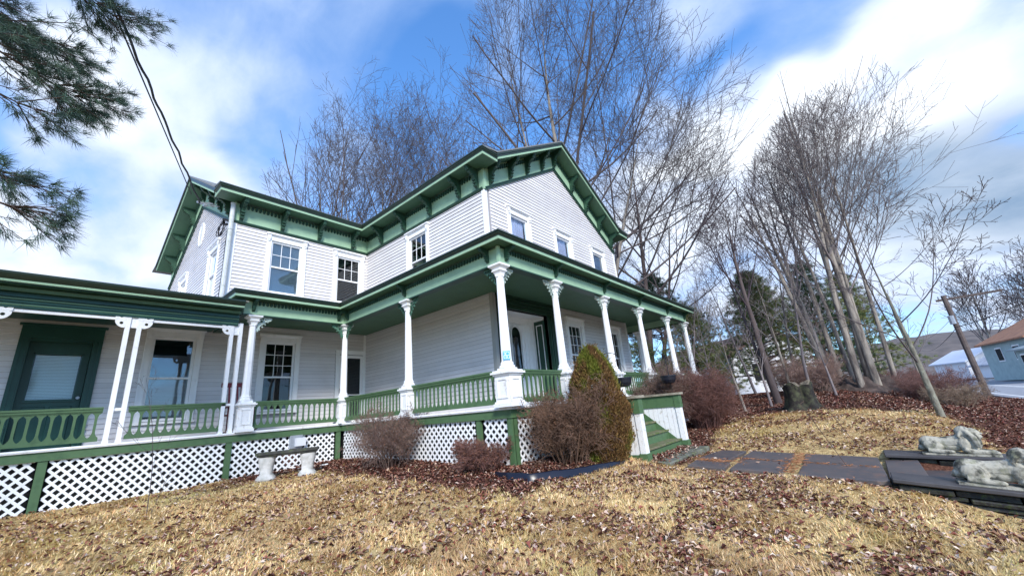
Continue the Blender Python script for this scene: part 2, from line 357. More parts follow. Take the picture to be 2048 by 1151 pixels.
def window(fr, u0, u1, z0, z1, mid=None, grid=None, lgrid=None, blind=None, lower_blind=None, crown=True, curtain=None, glass=None):
    mid = mid if mid else (z0+z1)/2-.02; glass = glass or GLASS
    m = MB(); w = .13
    m.fb(fr, u0-w, u0, -.02, .04, z0-.02, z1+.15); m.fb(fr, u1, u1+w, -.02, .04, z0-.02, z1+.15); m.fb(fr, u0, u1, -.02, .036, z1, z1+.148)
    m.fb(fr, u0-w, u0-w+.03, .04, .052, z0-.02, z1+.15); m.fb(fr, u1+w-.03, u1+w, .04, .052, z0-.02, z1+.15)
    if crown:
        m.fb(fr, u0-w-.01, u1+w+.01, 0, .07, z1+.15, z1+.18); m.fb(fr, u0-w-.035, u1+w+.035, 0, .105, z1+.18, z1+.215); m.fb(fr, u0-w-.02, u1+w+.02, 0, .085, z1+.215, z1+.235)
        for s in (u0-w, u1+w-.09):
            m.fb(fr, s, s+.09, .04, .085, z1+.02, z1+.15); m.fb(fr, s+.015, s+.075, .04, .07, z1-.03, z1+.02)
    wd = m.build('window', WHITE, house)
    MB().fb(fr, u0-w-.03, u1+w+.03, 0, .09, z0-.07, z0-.02).build('sill', WHITE, wd)
    f = MB(); t = .055
    f.fb(fr, u0, u0+t, -.09, -.01, z0, z1); f.fb(fr, u1-t, u1, -.09, -.01, z0, z1); f.fb(fr, u0+t, u1-t, -.09, -.01, z1-t, z1); f.fb(fr, u0+t, u1-t, -.09, -.01, z0, z0+t)
    f.fb(fr, u0+t, u1-t, -.085, -.015, mid-.022, mid+.022); f.build('frame', WHITE, wd)
    MB().fb(fr, u0+t, u1-t, -.048, -.042, mid+.022, z1-t).build('pane', glass, wd)
    MB().fb(fr, u0+t, u1-t, -.066, -.060, z0+t, mid-.022).build('pane', glass, wd)
    for g, za, zb in ((grid, mid+.022, z1-t), (lgrid, z0+t, mid-.022)):
        if not g: continue
        q = MB(); c, r = g
        for i in range(1, c): x = u0+t+(u1-u0-2*t)*i/c; q.fb(fr, x-.008, x+.008, -.041, -.030, za, zb)
        for i in range(1, r): x = za+(zb-za)*i/r; q.fb(fr, u0+t, u1-t, -.040, -.031, x-.008, x+.008)
        q.build('muntin', WHITE, wd)
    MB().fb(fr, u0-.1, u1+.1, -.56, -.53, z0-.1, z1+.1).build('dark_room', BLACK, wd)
    def blinds(za, zb):
        n = int((zb-za)/.032)
        q = MB()
        for i in range(n):
            zz = za+(zb-za)*i/n; q.add([fr.p(u0+t, -.10, zz+.024), fr.p(u1-t, -.10, zz+.024), fr.p(u1-t, -.125, zz), fr.p(u0+t, -.125, zz)], [(0, 1, 2, 3)])
        q.build('blind', BLIND, wd, kind='stuff')
    if blind: blinds(*blind)
    if curtain:
        cm, ca, cb, za, zb = curtain; q = MB(); n = 26
        vs = []; 
        for i in range(n+1):
            x = ca+(cb-ca)*i/n; o = -.115+.020*math.sin(i*1.9)+.01*math.sin(i*.7); vs += [fr.p(x, o, za), fr.p(x, o, zb)]
        q.add(vs, [(2*i, 2*i+2, 2*i+3, 2*i+1) for i in range(n)]); q.build('curtain', cm, wd, smooth=True)
    return wd
window(W3, -1.25, -.42, .5, 2.42, 1.43, grid=(3, 3), glass=GLASSD, curtain=(CURTT, -.72, -.44, .5, 2.4))
window(W3, -3.67, -2.82, .42, 2.38, 1.40, blind=(.45, 1.45))
window(W3, -1.33, -.43, 3.9, 5.55, 4.72, grid=(3, 2), blind=(3.95, 5.5))
window(W3, .74, 1.6, 3.9, 5.55, 4.72, grid=(3, 2), glass=GLASSD)
window(W1, 4.5, 5.38, 3.95, 5.55, 4.7, grid=(3, 2), glass=GLASSD)
for k, (a, b) in enumerate([(2.9, 3.72), (5.27, 6.12), (7.72, 8.55)]): window(W2, a, b, 3.9, 5.45, 4.45, curtain=(CURT, a+.06, b-.06, 3.95, 5.4) if k < 2 else None, glass=GLASSB if k < 2 else GLASSD)
window(W4, 9.2, 10.05, 3.9, 5.5, 4.72); window(W4, 12.9, 13.8, 3.9, 5.5, 4.72)
window(W2, 5.3, 6.1, .5, 2.38, grid=(3, 3), lgrid=(3, 3), glass=GLASSD); window(W2, 8.12, 8.8, .5, 2.38, grid=(2, 2), glass=GLASSD)

# --- front door recess
g = MB()
for u0, u1 in ((2.0, 2.38), (4.2, 4.57)):
    g.fb(W2, u0, u1, 0, .035, 0, 2.5)
    for k in range(4): a = u0+.03+(u1-u0-.06)*k/4; g.fb(W2, a, a+.045, .035, .06+.012*(k % 2), 0, 2.5)
g.fb(W2, 2.0, 4.57, 0, .035, 2.502, 2.80); g.fb(W2, 1.98, 4.59, .0, .09, 2.80, 2.86)
for k in range(3): g.fb(W2, 2.02, 4.55, .035, .055+.012*k, 2.53+.09*k, 2.575+.09*k)
g.build('door_casing', DGREEN, house)
g = MB(); g.fb(W2, 2.38, 4.2, -.62, -.55, 2.32, 2.5); g.fb(W2, 2.38, 2.60, -.62, -.55, 0, 2.32); g.fb(W2, 3.72, 4.2, -.62, -.55, 0, 2.32)
g.fb(W2, 2.33, 2.38, -.55, -.003, 0, 2.5); g.fb(W2, 4.2, 4.25, -.55, -.003, 0, 2.5); g.fb(W2, 2.33, 4.25, -.55, -.003, 2.5, 2.55)
for k in range(3): g.fb(W2, 3.74+.13*k, 3.80+.13*k, -.55, -.535, 0, 2.3)
g.fb(W2, 2.5, 3.85, -.55, -.51, 2.30, 2.34)
g.build('door_recess', WHITE, house)
d = MB().fb(W2, 2.60, 3.72, -.60, -.565, .02, 2.32).build('front_door', WHITE, house)
def arch(fr, uc, hw, z0, z1, o, n=14, hwz=None):
    h = hwz or hw; return [fr.p(uc-hw, o, z0)]+[fr.p(uc-hw*math.cos(PI*i/n), o, z1-h+h*math.sin(PI*i/n)) for i in range(n+1)]+[fr.p(uc+hw, o, z0)]
MB().prism(arch(W2, 3.37, .185, .78, 2.20, -.565, hwz=.26), (0, -.012, 0)).build('pane', BLACK if False else GLASSD, d)
MB().prism(arch(W2, 3.37, .19, .775, 2.205, -.5655, hwz=.265), (0, -.004, 0)).build('dark_pane_backing', BLACK, d)
fr_o = arch(W2, 3.37, .235, .72, 2.26, -.55, hwz=.31); m = MB(); m.tube([(p[0], p[1]-.012, p[2]) for p in fr_o]+[(fr_o[0][0], fr_o[0][1]-.012, fr_o[0][2])], .02, 6); m.build('arched_molding', WHITE, d)
m = MB().tube([W2.p(a, -.56, b) for a, b in ((2.72, .15), (2.72, 2.26), (3.66, 2.26), (3.66, .15), (2.72, .15))], .013, 4); m.build('door_molding', WHITE, d)
MB().tube([W2.p(2.68, -.565, 1.0), W2.p(2.68, -.50, 1.0)], .028, 8).build('handle', METG, d)
# shutters hung on both cheeks of the recess
for x, s in ((4.2, -1), (2.38, 1)):
    b = MB().box(min(x, x+s*.04), max(x, x+s*.04), 2.03, 2.40, .1, 2.40).build('recess_shutter', DGREEN, house)
    e = x+s*.04; q = MB()
    for y0, y1, z0, z1 in ((2.10, 2.125, .2, 2.28), (2.305, 2.33, .2, 2.28), (2.125, 2.305, 2.255, 2.28), (2.125, 2.305, .2, .225)): q.box(min(e, e+s*.008), max(e, e+s*.008), y0, y1, z0, z1)
    q.build('white_inlay', WHITE, b)

# --- dark green side door on the left
g = MB()
for u0, u1 in ((-5.70, -5.55), (-4.65, -4.50)): g.fb(W3, u0, u1, -.02, .05, 0, 2.2); g.fb(W3, u0+.02, u0+.05, .05, .065, 0, 2.2); g.fb(W3, u0+.09, u0+.12, .05, .065, 0, 2.2)
g.fb(W3, -5.70, -4.50, -.02, .05, 2.202, 2.46); g.fb(W3, -5.74, -4.46, 0, .10, 2.46, 2.50); g.fb(W3, -5.55, -4.65, .0, .012, 2.15, 2.2)
g.fb(W3, -5.58, -5.55, -.16, -.02, 0, 2.2); g.fb(W3, -4.65, -4.62, -.16, -.02, 0, 2.2); g.fb(W3, -5.55, -4.65, -.16, -.02, 2.17, 2.2)
g.build('door_casing', DOORG, house)
m = MB(); m.fb(W3, -5.55, -4.65, -.16, -.12, .02, .98); m.fb(W3, -5.55, -5.43, -.16, -.12, .98, 1.90); m.fb(W3, -4.77, -4.65, -.16, -.12, .98, 1.90); m.fb(W3, -5.55, -4.65, -.16, -.12, 1.90, 2.17)
d = m.build('side_door', DOORG, house)
q = MB()
for a, b in ((-5.44, -5.13), (-5.07, -4.76)): q.fb(W3, a, b, -.12, -.105, .14, .84); 
q.build('door_panel', DOORG, d, bevel=.008)
q = MB(); q.fb(W3, -5.46, -4.74, -.12, -.09, .93, .98); q.fb(W3, -5.46, -5.43, -.12, -.10, .98, 1.93); q.fb(W3, -4.77, -4.74, -.12, -.10, .98, 1.93); q.fb(W3, -5.46, -4.74, -.12, -.10, 1.90, 1.93); q.build('glass_molding', DOORG, d)
MB().fb(W3, -5.43, -4.77, -.15, -.145, .98, 1.90).build('pane', GLASSB, d)
q = MB()
for i in range(30): zz = .98+.0305*i; q.fb(W3, -5.42, -4.78, -.172, -.168, zz, zz+.026)
q.build('blind', mat('white_blind', (.82, .84, .86), .6), d, kind='stuff')
MB().tube([W3.p(-4.70, -.12, 1.0), W3.p(-4.70, -.06, 1.0)], .03, 8).build('handle', METG, d)
MB().fb(W3, -5.6, -4.6, -.4, -.36, 0, 2.2).build('dark_room', BLACK, d)
# --- white framed storm door in the inner corner
g = MB(); g.fb(W3, .84, .95, -.02, .04, 0, 2.16); g.fb(W3, 1.78, 1.79, -.02, .03, 0, 2.16); g.fb(W3, .84, 1.79, -.02, .04, 2.162, 2.27); g.fb(W3, .82, 1.79, 0, .06, 2.27, 2.29); g.build('door_casing', WHITE, house)
m = MB(); m.fb(W3, .95, 1.03, -.05, -.01, .02, 2.14); m.fb(W3, 1.70, 1.78, -.05, -.01, .02, 2.14); m.fb(W3, 1.03, 1.70, -.05, -.01, 2.05, 2.14); m.fb(W3, 1.03, 1.70, -.05, -.01, .02, .2); m.fb(W3, 1.03, 1.70, -.045, -.015, .86, .885)
d = m.build('storm_door', WHITE, house); MB().fb(W3, 1.03, 1.70, -.036, -.030, .2, 2.05).build('pane', GLASSD, d); MB().fb(W3, .95, 1.78, -.2, -.16, 0, 2.16).build('inner_door', DOORG, d)
MB().fb(W3, 1.0, 1.02, -.01, .03, .92, 1.08).build('handle', BLACK, d)

# --- main cornice: gutters, fascias, soffits, friezes
GUT = lambda o, z: [(o-.10, z), (o, z), (o, z-.03), (o-.02, z-.04), (o-.015, z-.07), (o-.045, z-.11), (o-.05, z-.15), (o-.12, z-.15)]
eave_paths = ([(-2.35, 8.02), (-2.35, 7.97), (1.87, 7.97), (1.87, 1.93), (1.93, 1.93)], [(9.42, 1.93), (9.6, 1.93), (9.6, 16.0)])
for p in eave_paths:
    sweep(GUT(.575, 6.70), p).build('gutter', GUTTER, house)
    sweep([(.505, 6.492), (.525, 6.492), (.53, 6.548), (.505, 6.548)], p).build('fascia', LGREEN, house)
    sweep([(.02, 6.505), (.505, 6.505), (.505, 6.525), (.02, 6.525)], p).build('soffit', MGREEN, house)
sweep([(0.0, 5.90), (.035, 5.90), (.035, 6.504), (0, 6.504)], [(-2.35, 7.97), (1.87, 7.97), (1.87, 1.93)]).build('frieze', LGREEN, house)
sweep([(0.0, 5.83), (.05, 5.83), (.075, 5.87), (.075, 5.90), (0, 5.90)], [(-2.35, 7.97), (1.87, 7.97), (1.87, 1.93)]).build('frieze_molding', DGREEN, house)
sweep([(.035, 6.46), (.07, 6.46), (.09, 6.503), (.035, 6.503)], [(-2.35, 7.97), (1.87, 7.97), (1.87, 1.93)]).build('bed_molding', DGREEN, house)
DENT = mat('shaded_dentil_green', (.018, .06, .042), .6)  # green darkened to put the shade among the teeth into the colour
def dent_poly(fr, u, o0, o1, ztop, w, h):
    P = [(u-w, ztop), (u-w, ztop-h*.62), (u-w*.55, ztop-h*.93), (u, ztop-h), (u+w*.55, ztop-h*.93), (u+w, ztop-h*.62), (u+w, ztop)]
    return [fr.p(a, o0, b) for a, b in P], (fr.n[0]*(o1-o0), fr.n[1]*(o1-o0), 0)
def dentils(fr, u0, u1, ztop, w=.032, h=.13, sp=.105, o0=.037, o1=.085, slope=None):
    mb = MB(); n = int(round(abs(u1-u0)/sp))
    for i in range(n):
        u = u0+(u1-u0)*(i+.5)/n; zt = ztop if slope is None else slope(u)
        mb.prism(*dent_poly(fr, u, o0, o1, zt, w, h))
    mb.build('dentil_row', DENT, house, kind='stuff')
dentils(W1, 2.15, 7.9, 6.458); dentils(W3, -2.3, 1.8, 6.458)
# scroll brackets
def bracket_mesh(name, H, Dp, th):
    P = [(0, 0), (Dp, 0), (Dp, -.07*H), (Dp*.93, -.10*H), (Dp*.93, -.17*H), (Dp*.80, -.20*H), (Dp*.80, -.27*H), (Dp*.62, -.30*H), (Dp*.45, -.40*H), (Dp*.36, -.50*H),
         (Dp*.42, -.55*H), (Dp*.42, -.60*H), (Dp*.30, -.63*H), (Dp*.36, -.68*H), (Dp*.36, -.73*H), (Dp*.24, -.77*H), (Dp*.30, -.82*H), (Dp*.28, -.88*H), (Dp*.12, -.93*H), (Dp*.10, -H), (0, -H)]
    mb = MB(); mb.prism([(-th/2, -a, b) for a, b in P], (th, 0, 0))
    for i, (a, b) in enumerate([(.97, -.085), (.90, -.185), (.56, -.34), (.40, -.575), (.34, -.705), (.28, -.85)]):
        mb.box(-th*.62, th*.62, -Dp*a, -Dp*a+Dp*.10, H*b-.012*H/.5, H*b+.018*H/.5)
    mb.box(-th*.75, th*.75, -Dp*1.0, 0, -.03*H, .0)
    me = mb.mesh(name); me.materials.append(BRK); return me
BRK = mat('bracket_green', (.020, .060, .038), .5, (.055, .14, .09), 6, thr=(.55, .75))
bm_big = bracket_mesh('cornice_bracket', .60, .45, .09)
def brk(me, x, y, z, rz): return inst(me, me.name.split('.')[0], (x, y, z), house, rz)
for y in (6.9, 5.55, 4.2, 2.85): brk(bm_big, 1.835, y-.0, 6.503, -PI/2)
brk(bm_big, 1.835, 2.12, 6.503, -PI/2)
for x in (-2.2, -1.08, .07, 1.25): brk(bm_big, x, 7.935, 6.503, 0)
# roof
def band(poly, a, b, fn, t0, t1):
    mb = MB(); n = len(poly)
    vs = [fn(u, t, z+dz) for (u, z) in poly for t, dz in ((t0, a), (t1, a), (t1, b), (t0, b))]
    fs = [(4*i+j, 4*i+(j+1) % 4, 4*i+4+(j+1) % 4, 4*i+4+j) for i in range(n-1) for j in range(4)]+[(0, 1, 2, 3), (4*n-4, 4*n-1, 4*n-2, 4*n-3)]
    return mb.add(vs, fs)
fm = lambda u, t, z: (u, t, z)          # main roof: section in XZ, runs in Y
fw = lambda u, t, z: (t, u, z)          # wing roof: section in YZ, runs in X
RM = [(1.33, 6.705), (1.93, 6.80), (5.63, 9.06), (9.38, 6.80), (10.15, 6.705)]
RW = [(7.41, 6.705), (7.97, 6.80), (11.9, 9.06), (15.83, 6.80), (16.4, 6.705)]
band(RM, -.03, .015, fm, 1.36, 16.3).build('roof', SHING, house); band(RW, -.03, .014, fw, -2.93, 5.6).build('roof', SHING, house)
RMr = RM[1:4]; RWr = [(7.9, 6.77)]+RW[2:4]
band(RMr, -.09, -.03, fm, 1.37, 1.44).build('rake_molding', GUTTER, house); band(RMr, -.15, -.09, fm, 1.39, 1.45).build('rake_molding', GUTTER, house)
band(RMr, -.225, -.15, fm, 1.405, 1.43).build('rake_fascia', LGREEN, house); band(RMr, -.215, -.20, fm, 1.43, 1.89).build('rake_soffit', MGREEN, house)
band(RWr, -.09, -.03, fw, -2.92, -2.85).build('rake_molding', GUTTER, house); band(RWr, -.15, -.09, fw, -2.90, -2.84).build('rake_molding', GUTTER, house)
band(RWr, -.225, -.15, fw, -2.885, -2.86).build('rake_fascia', LGREEN, house); band(RWr, -.215, -.20, fw, -2.86, -2.39).build('rake_soffit', MGREEN, house)
def gable_frieze(fr, lo, ra, fn):
    # lo: lower edge line (3 pts), upper edge follows the roof underside
    (a0, z0), (a1, z1), (a2, z2) = lo; up = [(a0, ra[0]), (a1, ra[1]), (a2, ra[2])]
    mb = MB()
    for (p, q, P, Q) in ((lo[0], lo[1], up[0], up[1]), (lo[1], lo[2], up[1], up[2])):
        mb.prism([fr.p(p[0], 0, p[1]), fr.p(q[0], 0, q[1]), fr.p(Q[0], 0, Q[1]), fr.p(P[0], 0, P[1])], (fr.n[0]*.036, fr.n[1]*.036, 0))
    mb.build('frieze', LGREEN, house)
    mb = MB()
    for (p, q) in ((lo[0], lo[1]), (lo[1], lo[2])):
        for (dz, h, o) in ((-.02, .065, .06), (.045, .03, .085)):
            mb.prism([fr.p(p[0], .001, p[1]+dz), fr.p(q[0], .001, q[1]+dz), fr.p(q[0], .001, q[1]+dz+h), fr.p(p[0], .001, p[1]+dz+h)], (fr.n[0]*o, fr.n[1]*o, 0))
    mb.build('frieze_molding', DGREEN, house)
lo2 = [(1.87, 5.83), (5.63, 8.12), (9.6, 5.83)]; gable_frieze(W2, lo2, (6.60, 8.84, 6.55), fm)
lo4 = [(7.97, 5.83), (11.9, 7.95), (15.83, 5.83)]; gable_frieze(W4, lo4, (6.60, 8.84, 6.60), fw)
sm = lambda u: (6.76+(u-1.93)*.611 if u < 5.63 else 9.04-(u-5.63)*.601)-.215
dentils(W2, 2.25, 5.6, 0, slope=lambda u: sm(u)-.02, h=.14); dentils(W2, 5.66, 9.5, 0, slope=lambda u: sm(u)-.02, h=.14)
sw = lambda u: (9.04-abs(u-11.9)*.575)-.235
dentils(W4, 8.2, 11.85, 0, slope=sw, h=.15); dentils(W4, 11.95, 15.7, 0, slope=sw, h=.15)
bm_rake = bracket_mesh('rake_bracket', .62, .42, .09)
for x in (2.10, 3.02, 3.93, 4.85, 5.66, 6.72, 7.62, 8.52, 9.38): brk(bm_rake, x, 1.893, sm(x)+.02, 0)
for y in (8.3, 9.3, 10.45, 11.8, 12.95, 14.1, 15.1): brk(bm_rake, -2.388, y, sw(y)+.03, -PI/2)
MB().box(1.83, 1.93, 1.87, 1.93, 5.84, 6.42).build('frieze_post', LGREEN, house)
# louvred oval vent in the left gable
q = MB(); pts = [W4.p(11.55+.26*math.cos(t), .035, 6.75+.42*math.sin(t)) for t in [2*PI*i/24 for i in range(25)]]; q.tube(pts, .035, 6); v = q.build('gable_vent', WHITE, house)
for i in range(13):
    z = -.36+.06*i; hw = .26*math.sqrt(max(0, 1-(z/.42)**2)); q = MB(); q.fb(W4, 11.55-hw, 11.55+hw, .026, .05, 6.75+z, 6.75+z+.028); q.build('louvre', WHITE, v)

# --- painted service mast, wires' fittings
q = MB(); q.tube([(-2.44, 7.87, 3.0), (-2.44, 7.87, 6.36)], .062, 10); q.tube([(-2.44, 7.87, 6.36), (-2.44, 7.87, 6.39)], .072, 10); q.tube([(-2.44, 7.87, 5.55), (-2.44, 7.87, 5.60)], .075, 10)
mast = q.build('service_mast', MAST, house, smooth=False)
q = MB(); q.tube([(-2.47, 7.95+.05*math.sin(i*.9), 5.62-.14*i*.9) for i in range(20)], .014, 5); q.tube([(-2.46, 8.05, 5.7), (-2.46, 8.1, 5.2), (-2.46, 8.06, 4.4), (-2.46, 8.1, 3.4), (-2.40, 7.9, 3.15)], .011, 5); q.build('house_cable', CABLE, house)
q = MB(); cx, cy, cz = -2.50, 8.5, 5.78
for k, (ry, rz_, dz) in enumerate(((.30, .20, 0), (.26, .22, .02), (.33, .17, -.03))): q.tube([(cx-.02*k, cy+ry*math.cos(t)+.02*k, cz+dz+rz_*math.sin(t)) for t in [2*PI*i/18 for i in range(19)]], .011, 5, False)
q.tube([(-2.47, 8.12, 5.8), (-2.52, 8.3, 5.86), (-2.56, 8.15, 5.95), (-2.47, 7.98, 5.86)], .035, 6); q.build('cable_coil', CABLE, house)
for y, z in ((9.55, 7.05), (9.12, 6.82), (8.65, 6.55)):
    q = MB(); q.tube([(-2.6, y, z), (-2.95, y-.03, z-.10)], .016, 6); q.tube([(-2.92, y-.03, z-.09), (-3.0, y-.04, z-.11)], .035, 8); q.build('wire_insulator', METG, house)

# --- porch roof and entablature
PP = [(-2.42, 7.97), (-2.42, 5.774), (0, 5.774), (0, 0), (10.64, 0), (10.64, 9.5)]
GUT2 = lambda o, z: [(o-.10, z), (o, z), (o, z-.03), (o-.02, z-.035), (o-.015, z-.06), (o-.04, z-.085), (o-.045, z-.11), (o-.12, z-.11)]
sweep(GUT2(.385, 3.085), PP).build('gutter', GUTTER, house)
sweep([(.318, 2.925), (.34, 2.925), (.345, 2.973), (.318, 2.973)], PP).build('fascia', LGREEN, house)
sweep([(.07, 2.935), (.318, 2.935), (.318, 2.95), (.07, 2.95)], PP).build('soffit', MGREEN, house)
sweep([(-.07, 2.60), (.07, 2.60), (.07, 2.934), (-.07, 2.934)], PP).build('porch_beam', LGREEN, house)
sweep([(-.09, 2.572), (.088, 2.572), (.088, 2.598), (-.09, 2.598)], PP).build('beam_molding', DGREEN, house)
sweep([(.072, 2.905), (.095, 2.905), (.11, 2.933), (.072, 2.933)], PP).build('bed_molding', DGREEN, house)
for fr, a, b in ((PX, .15, 5.55), (PY, .15, 10.5), (P3, -2.3, -.15)): dentils(fr, a, b, 2.903, w=.025, h=.085, sp=.082, o0=.072, o1=.115)
mc = MB(); zc0, zc1 = 2.852, 2.868
mc.box(.09, 1.87, .09, 7.95, zc0, zc1); mc.box(-2.32, .09, 5.86, 7.95, zc0, zc1); mc.box(1.87, 10.55, .09, 1.91, zc0, zc1); mc.box(9.62, 10.55, 1.91, 9.5, zc0, zc1)
mc.build('porch_ceiling', MGREEN, house)
mr = MB()
def quad(a, b, c, d): mr.add([a, b, c, d, *[(p[0], p[1], p[2]-.03) for p in (a, b, c, d)]], [(0,1,2,3),(4,7,6,5),(0,4,5,1),(1,5,6,2),(2,6,7,3),(3,7,4,0)])
quad((-.35, -.35, 3.07), (10.98, -.35, 3.07), (9.62, 1.92, 3.5), (1.88, 1.92, 3.5)); quad((-.35, -.35, 3.07), (1.88, 1.92, 3.5), (1.86, 7.96, 3.5), (-.35, 5.43, 3.07))
quad((-2.76, 5.43, 3.07), (-.35, 5.43, 3.07), (1.86, 7.96, 3.5), (-2.3, 7.96, 3.5)); quad((10.98, -.35, 3.07), (10.98, 9.5, 3.07), (9.62, 9.5, 3.5), (9.62, 1.92, 3.5))
mr.build('porch_roof', SHING, house)
bm_small = bracket_mesh('frieze_bracket', .27, .24, .06)
for x in (.13, 1.80, 4.07, 6.33, 8.69, 10.5): brk(bm_small, x, -.07, 2.934, 0)
for y in (.2, 2.88, 5.5): brk(bm_small, -.07, y, 2.934, -PI/2)
for x in (-2.3, -.25): brk(bm_small, x, 5.704, 2.934, 0)
MB().box(-.105, -.045, -.105, -.045, 2.60, 2.934).build('corner_block', LGREEN, house)
# --- low porch at the left: layered cornice, ceiling, roof
LP = [(-8.7, 5.774), (-2.56, 5.774)]
for nm, m_, pr in (('gutter', GUTTER, [(.30, 2.815), (.42, 2.815), (.42, 2.78), (.40, 2.74), (.37, 2.70), (.30, 2.70)]), ('fascia', LGREEN, [(.33, 2.655), (.36, 2.655), (.365, 2.69), (.33, 2.69)]),
                   ('soffit', DGREEN, [(.05, 2.635), (.33, 2.635), (.33, 2.65), (.05, 2.65)]), ('fascia', MGREEN, [(.10, 2.56), (.15, 2.56), (.16, 2.62), (.10, 2.62)]),
                   ('porch_beam', DOORG, [(-.05, 2.30), (.05, 2.30), (.05, 2.63), (-.05, 2.63)])):
    sweep(pr, LP).build(nm, m_, house)
for k, (z, o) in enumerate(((2.50, .085), (2.455, .075), (2.41, .07), (2.355, .062))): sweep([(.05, z-.022), (o, z-.022), (o, z+.006), (.05, z+.006)], LP).build('cornice_bead', DOORG if k % 2 == 0 else MGREEN, house)
MB().box(-8.7, -2.56, 5.83, 7.95, 2.58, 2.60).build('porch_ceiling', DOORG, house)
mr = MB(); quad((-8.7, 5.36, 2.81), (-2.5, 5.36, 2.81), (-2.5, 7.96, 3.05), (-8.7, 7.96, 3.05)); mr.build('porch_roof', mat('lichen_roof_edge', (.20, .20, .17), .9, (.32, .33, .28), 20), house)
# --- floor
fl = MB(); fl.box(-8.7, 0, 5.73, 7.96, -.035, -.002); fl.box(0, 1.86, -.05, 7.96, -.035, -.002); fl.box(1.86, 10.68, -.05, 1.92, -.035, -.002); fl.box(9.62, 10.68, 1.92, 9.5, -.035, -.002)
fl.build('porch_floor', mat('floor_grey', (.45, .47, .46), .6, (.30, .31, .30), 4), house)
PF = [(-8.7, 5.774), (0, 5.774), (0, 0), (10.64, 0), (10.64, 9.5)]
sweep([(.0, -.045), (.075, -.045), (.085, -.02), (.075, 0.004), (.0, 0.004)], PF).build('floor_edge', WHITEP, house)
sweep([(-.02, -.185), (.045, -.185), (.045, -.047), (-.02, -.047)], PF).build('skirt_board', RGREEN, house)
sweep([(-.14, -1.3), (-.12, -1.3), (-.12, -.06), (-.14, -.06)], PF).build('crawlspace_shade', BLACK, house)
# --- lattice
def lattice(fr, u0, u1, z0, z1, off=0.0):
    p = MB(); p.fb(fr, u0, u1, -.03, -.018, z1-.004, z1+.03); p = p.build('lattice_panel', WHITE, house)
    sp = .142; w = .0195; H = z1-z0
    for k, s in ((0, 1), (1, -1)):
        c = math.floor((u0-H)/sp)*sp+off
        while c < u1+H:
            # line u = c + s*(z-z0) clipped to the panel
            a, b = (c, c+H) if s > 0 else (c+H, c)     # u at z0, z1 in order of travel
            ua, za, ub, zb = c if s > 0 else c+H, z0, c+H if s > 0 else c, z1
            t0, t1 = 0.0, 1.0; du = ub-ua
            for lim, sg in ((u0, 1), (u1, -1)):
                fa = (ua-lim)*sg; fb_ = (ub-lim)*sg
                if fa < 0 and fb_ < 0: t0 = 2; break
                if fa < 0: t0 = max(t0, fa/(fa-fb_))
                elif fb_ < 0: t1 = min(t1, fa/(fa-fb_))
            if t0 < t1-.02:
                A = (ua+du*t0, za+H*t0); B = (ua+du*t1, za+H*t1); o0 = -.018+.007*k
                nx = w*.7071*(-1 if s > 0 else 1); 
                pp = [(A[0]-nx, A[1]-w*.7071), (A[0]+nx, A[1]+w*.7071), (B[0]+nx, B[1]+w*.7071), (B[0]-nx, B[1]-w*.7071)]
                mm = MB(); mm.prism([fr.p(x, o0, z) for x, z in pp], (fr.n[0]*.0065, fr.n[1]*.0065, 0)); mm.build('lattice_slat', WHITE, p)
            c += sp
for a, b, z0 in ((-8.6, -5.13, -1.12), (-4.97, -2.53, -1.05), (-2.41, -.20, -.98)): lattice(P3, a, b, z0, -.19)
lattice(PX, .90, 5.68, -1.0, -.19, .04); lattice(PX, .12, .66, -1.03, -.19, .02); lattice(PY, .14, 1.75, -1.08, -.19); lattice(PY, 4.2, 10.5, -1.25, -.19)
for fr, u, z0 in ((P3, -5.05, -1.15), (P3, -2.47, -1.1), (P3, -.10, -1.0), (PX, .78, -1.05), (PX, .03, -1.1), (PY, .07, -1.1), (PY, 1.85, -1.2), (PY, 4.1, -1.3)):
    MB().fb(fr, u-.055, u+.055, -.03, .025, z0, -.187).build('lattice_post', RGREEN, house)
# utility meter box let into the lattice
q = MB(); q.fb(P3, -1.27, -.98, -.02, .05, -.47, -.17); mbx = q.build('meter_box', METG, house, bevel=.01)
MB().fb(P3, -1.16, -.94, .05, .13, -.42, -.24).build('meter_cover', mat('pale_metal', (.7, .72, .78), .35), mbx)
for i in range(4):
    for j in range(3): MB().fb(P3, -1.38+j*.12, -1.27+j*.12, -.07, -.03, -.80+.075*i, -.735+.075*i).build('brick', BRICKM, house)

# --- columns
def octs(r, z): return (r, z)
pd = MB(); h = .135
for a, z0, z1 in ((h+.03, .0, .06), (h+.015, .06, .09), (h, .09, .52), (h+.02, .52, .55), (h+.045, .55, .585), (h+.02, .585, .61)): pd.box(-a, a, -a, a, z0, z1)
for s in (-1, 1):
    for ax in (0, 1):
        for (a0, a1, z0, z1) in ((-.10, -.075, .14, .47), (.075, .10, .14, .47), (-.075, .075, .445, .47), (-.075, .075, .14, .165)):
            e0, e1 = sorted((s*h, s*(h+.012)))
            pd.box(a0, a1, e0, e1, z0, z1) if ax == 0 else pd.box(e0, e1, a0, a1, z0, z1)
pedestal_me = pd.mesh('pedestal'); pedestal_me.materials.append(WHITEP)
sh = MB(); q2 = 1/math.cos(PI/8)
sh.box(-.115, .115, -.115, .115, .61, .65); sh.loft(0, 0, [(.125*q2, .65), (.125*q2, .68), (.10*q2, .70), (.105*q2, .73), (.085*q2, .76), (.082*q2, .78), (.062*q2, 2.33), (.075*q2, 2.335), (.075*q2, 2.36), (.062*q2, 2.37)])
shaft_me = sh.mesh('shaft'); shaft_me.materials.append(WHITE)
cp = MB()
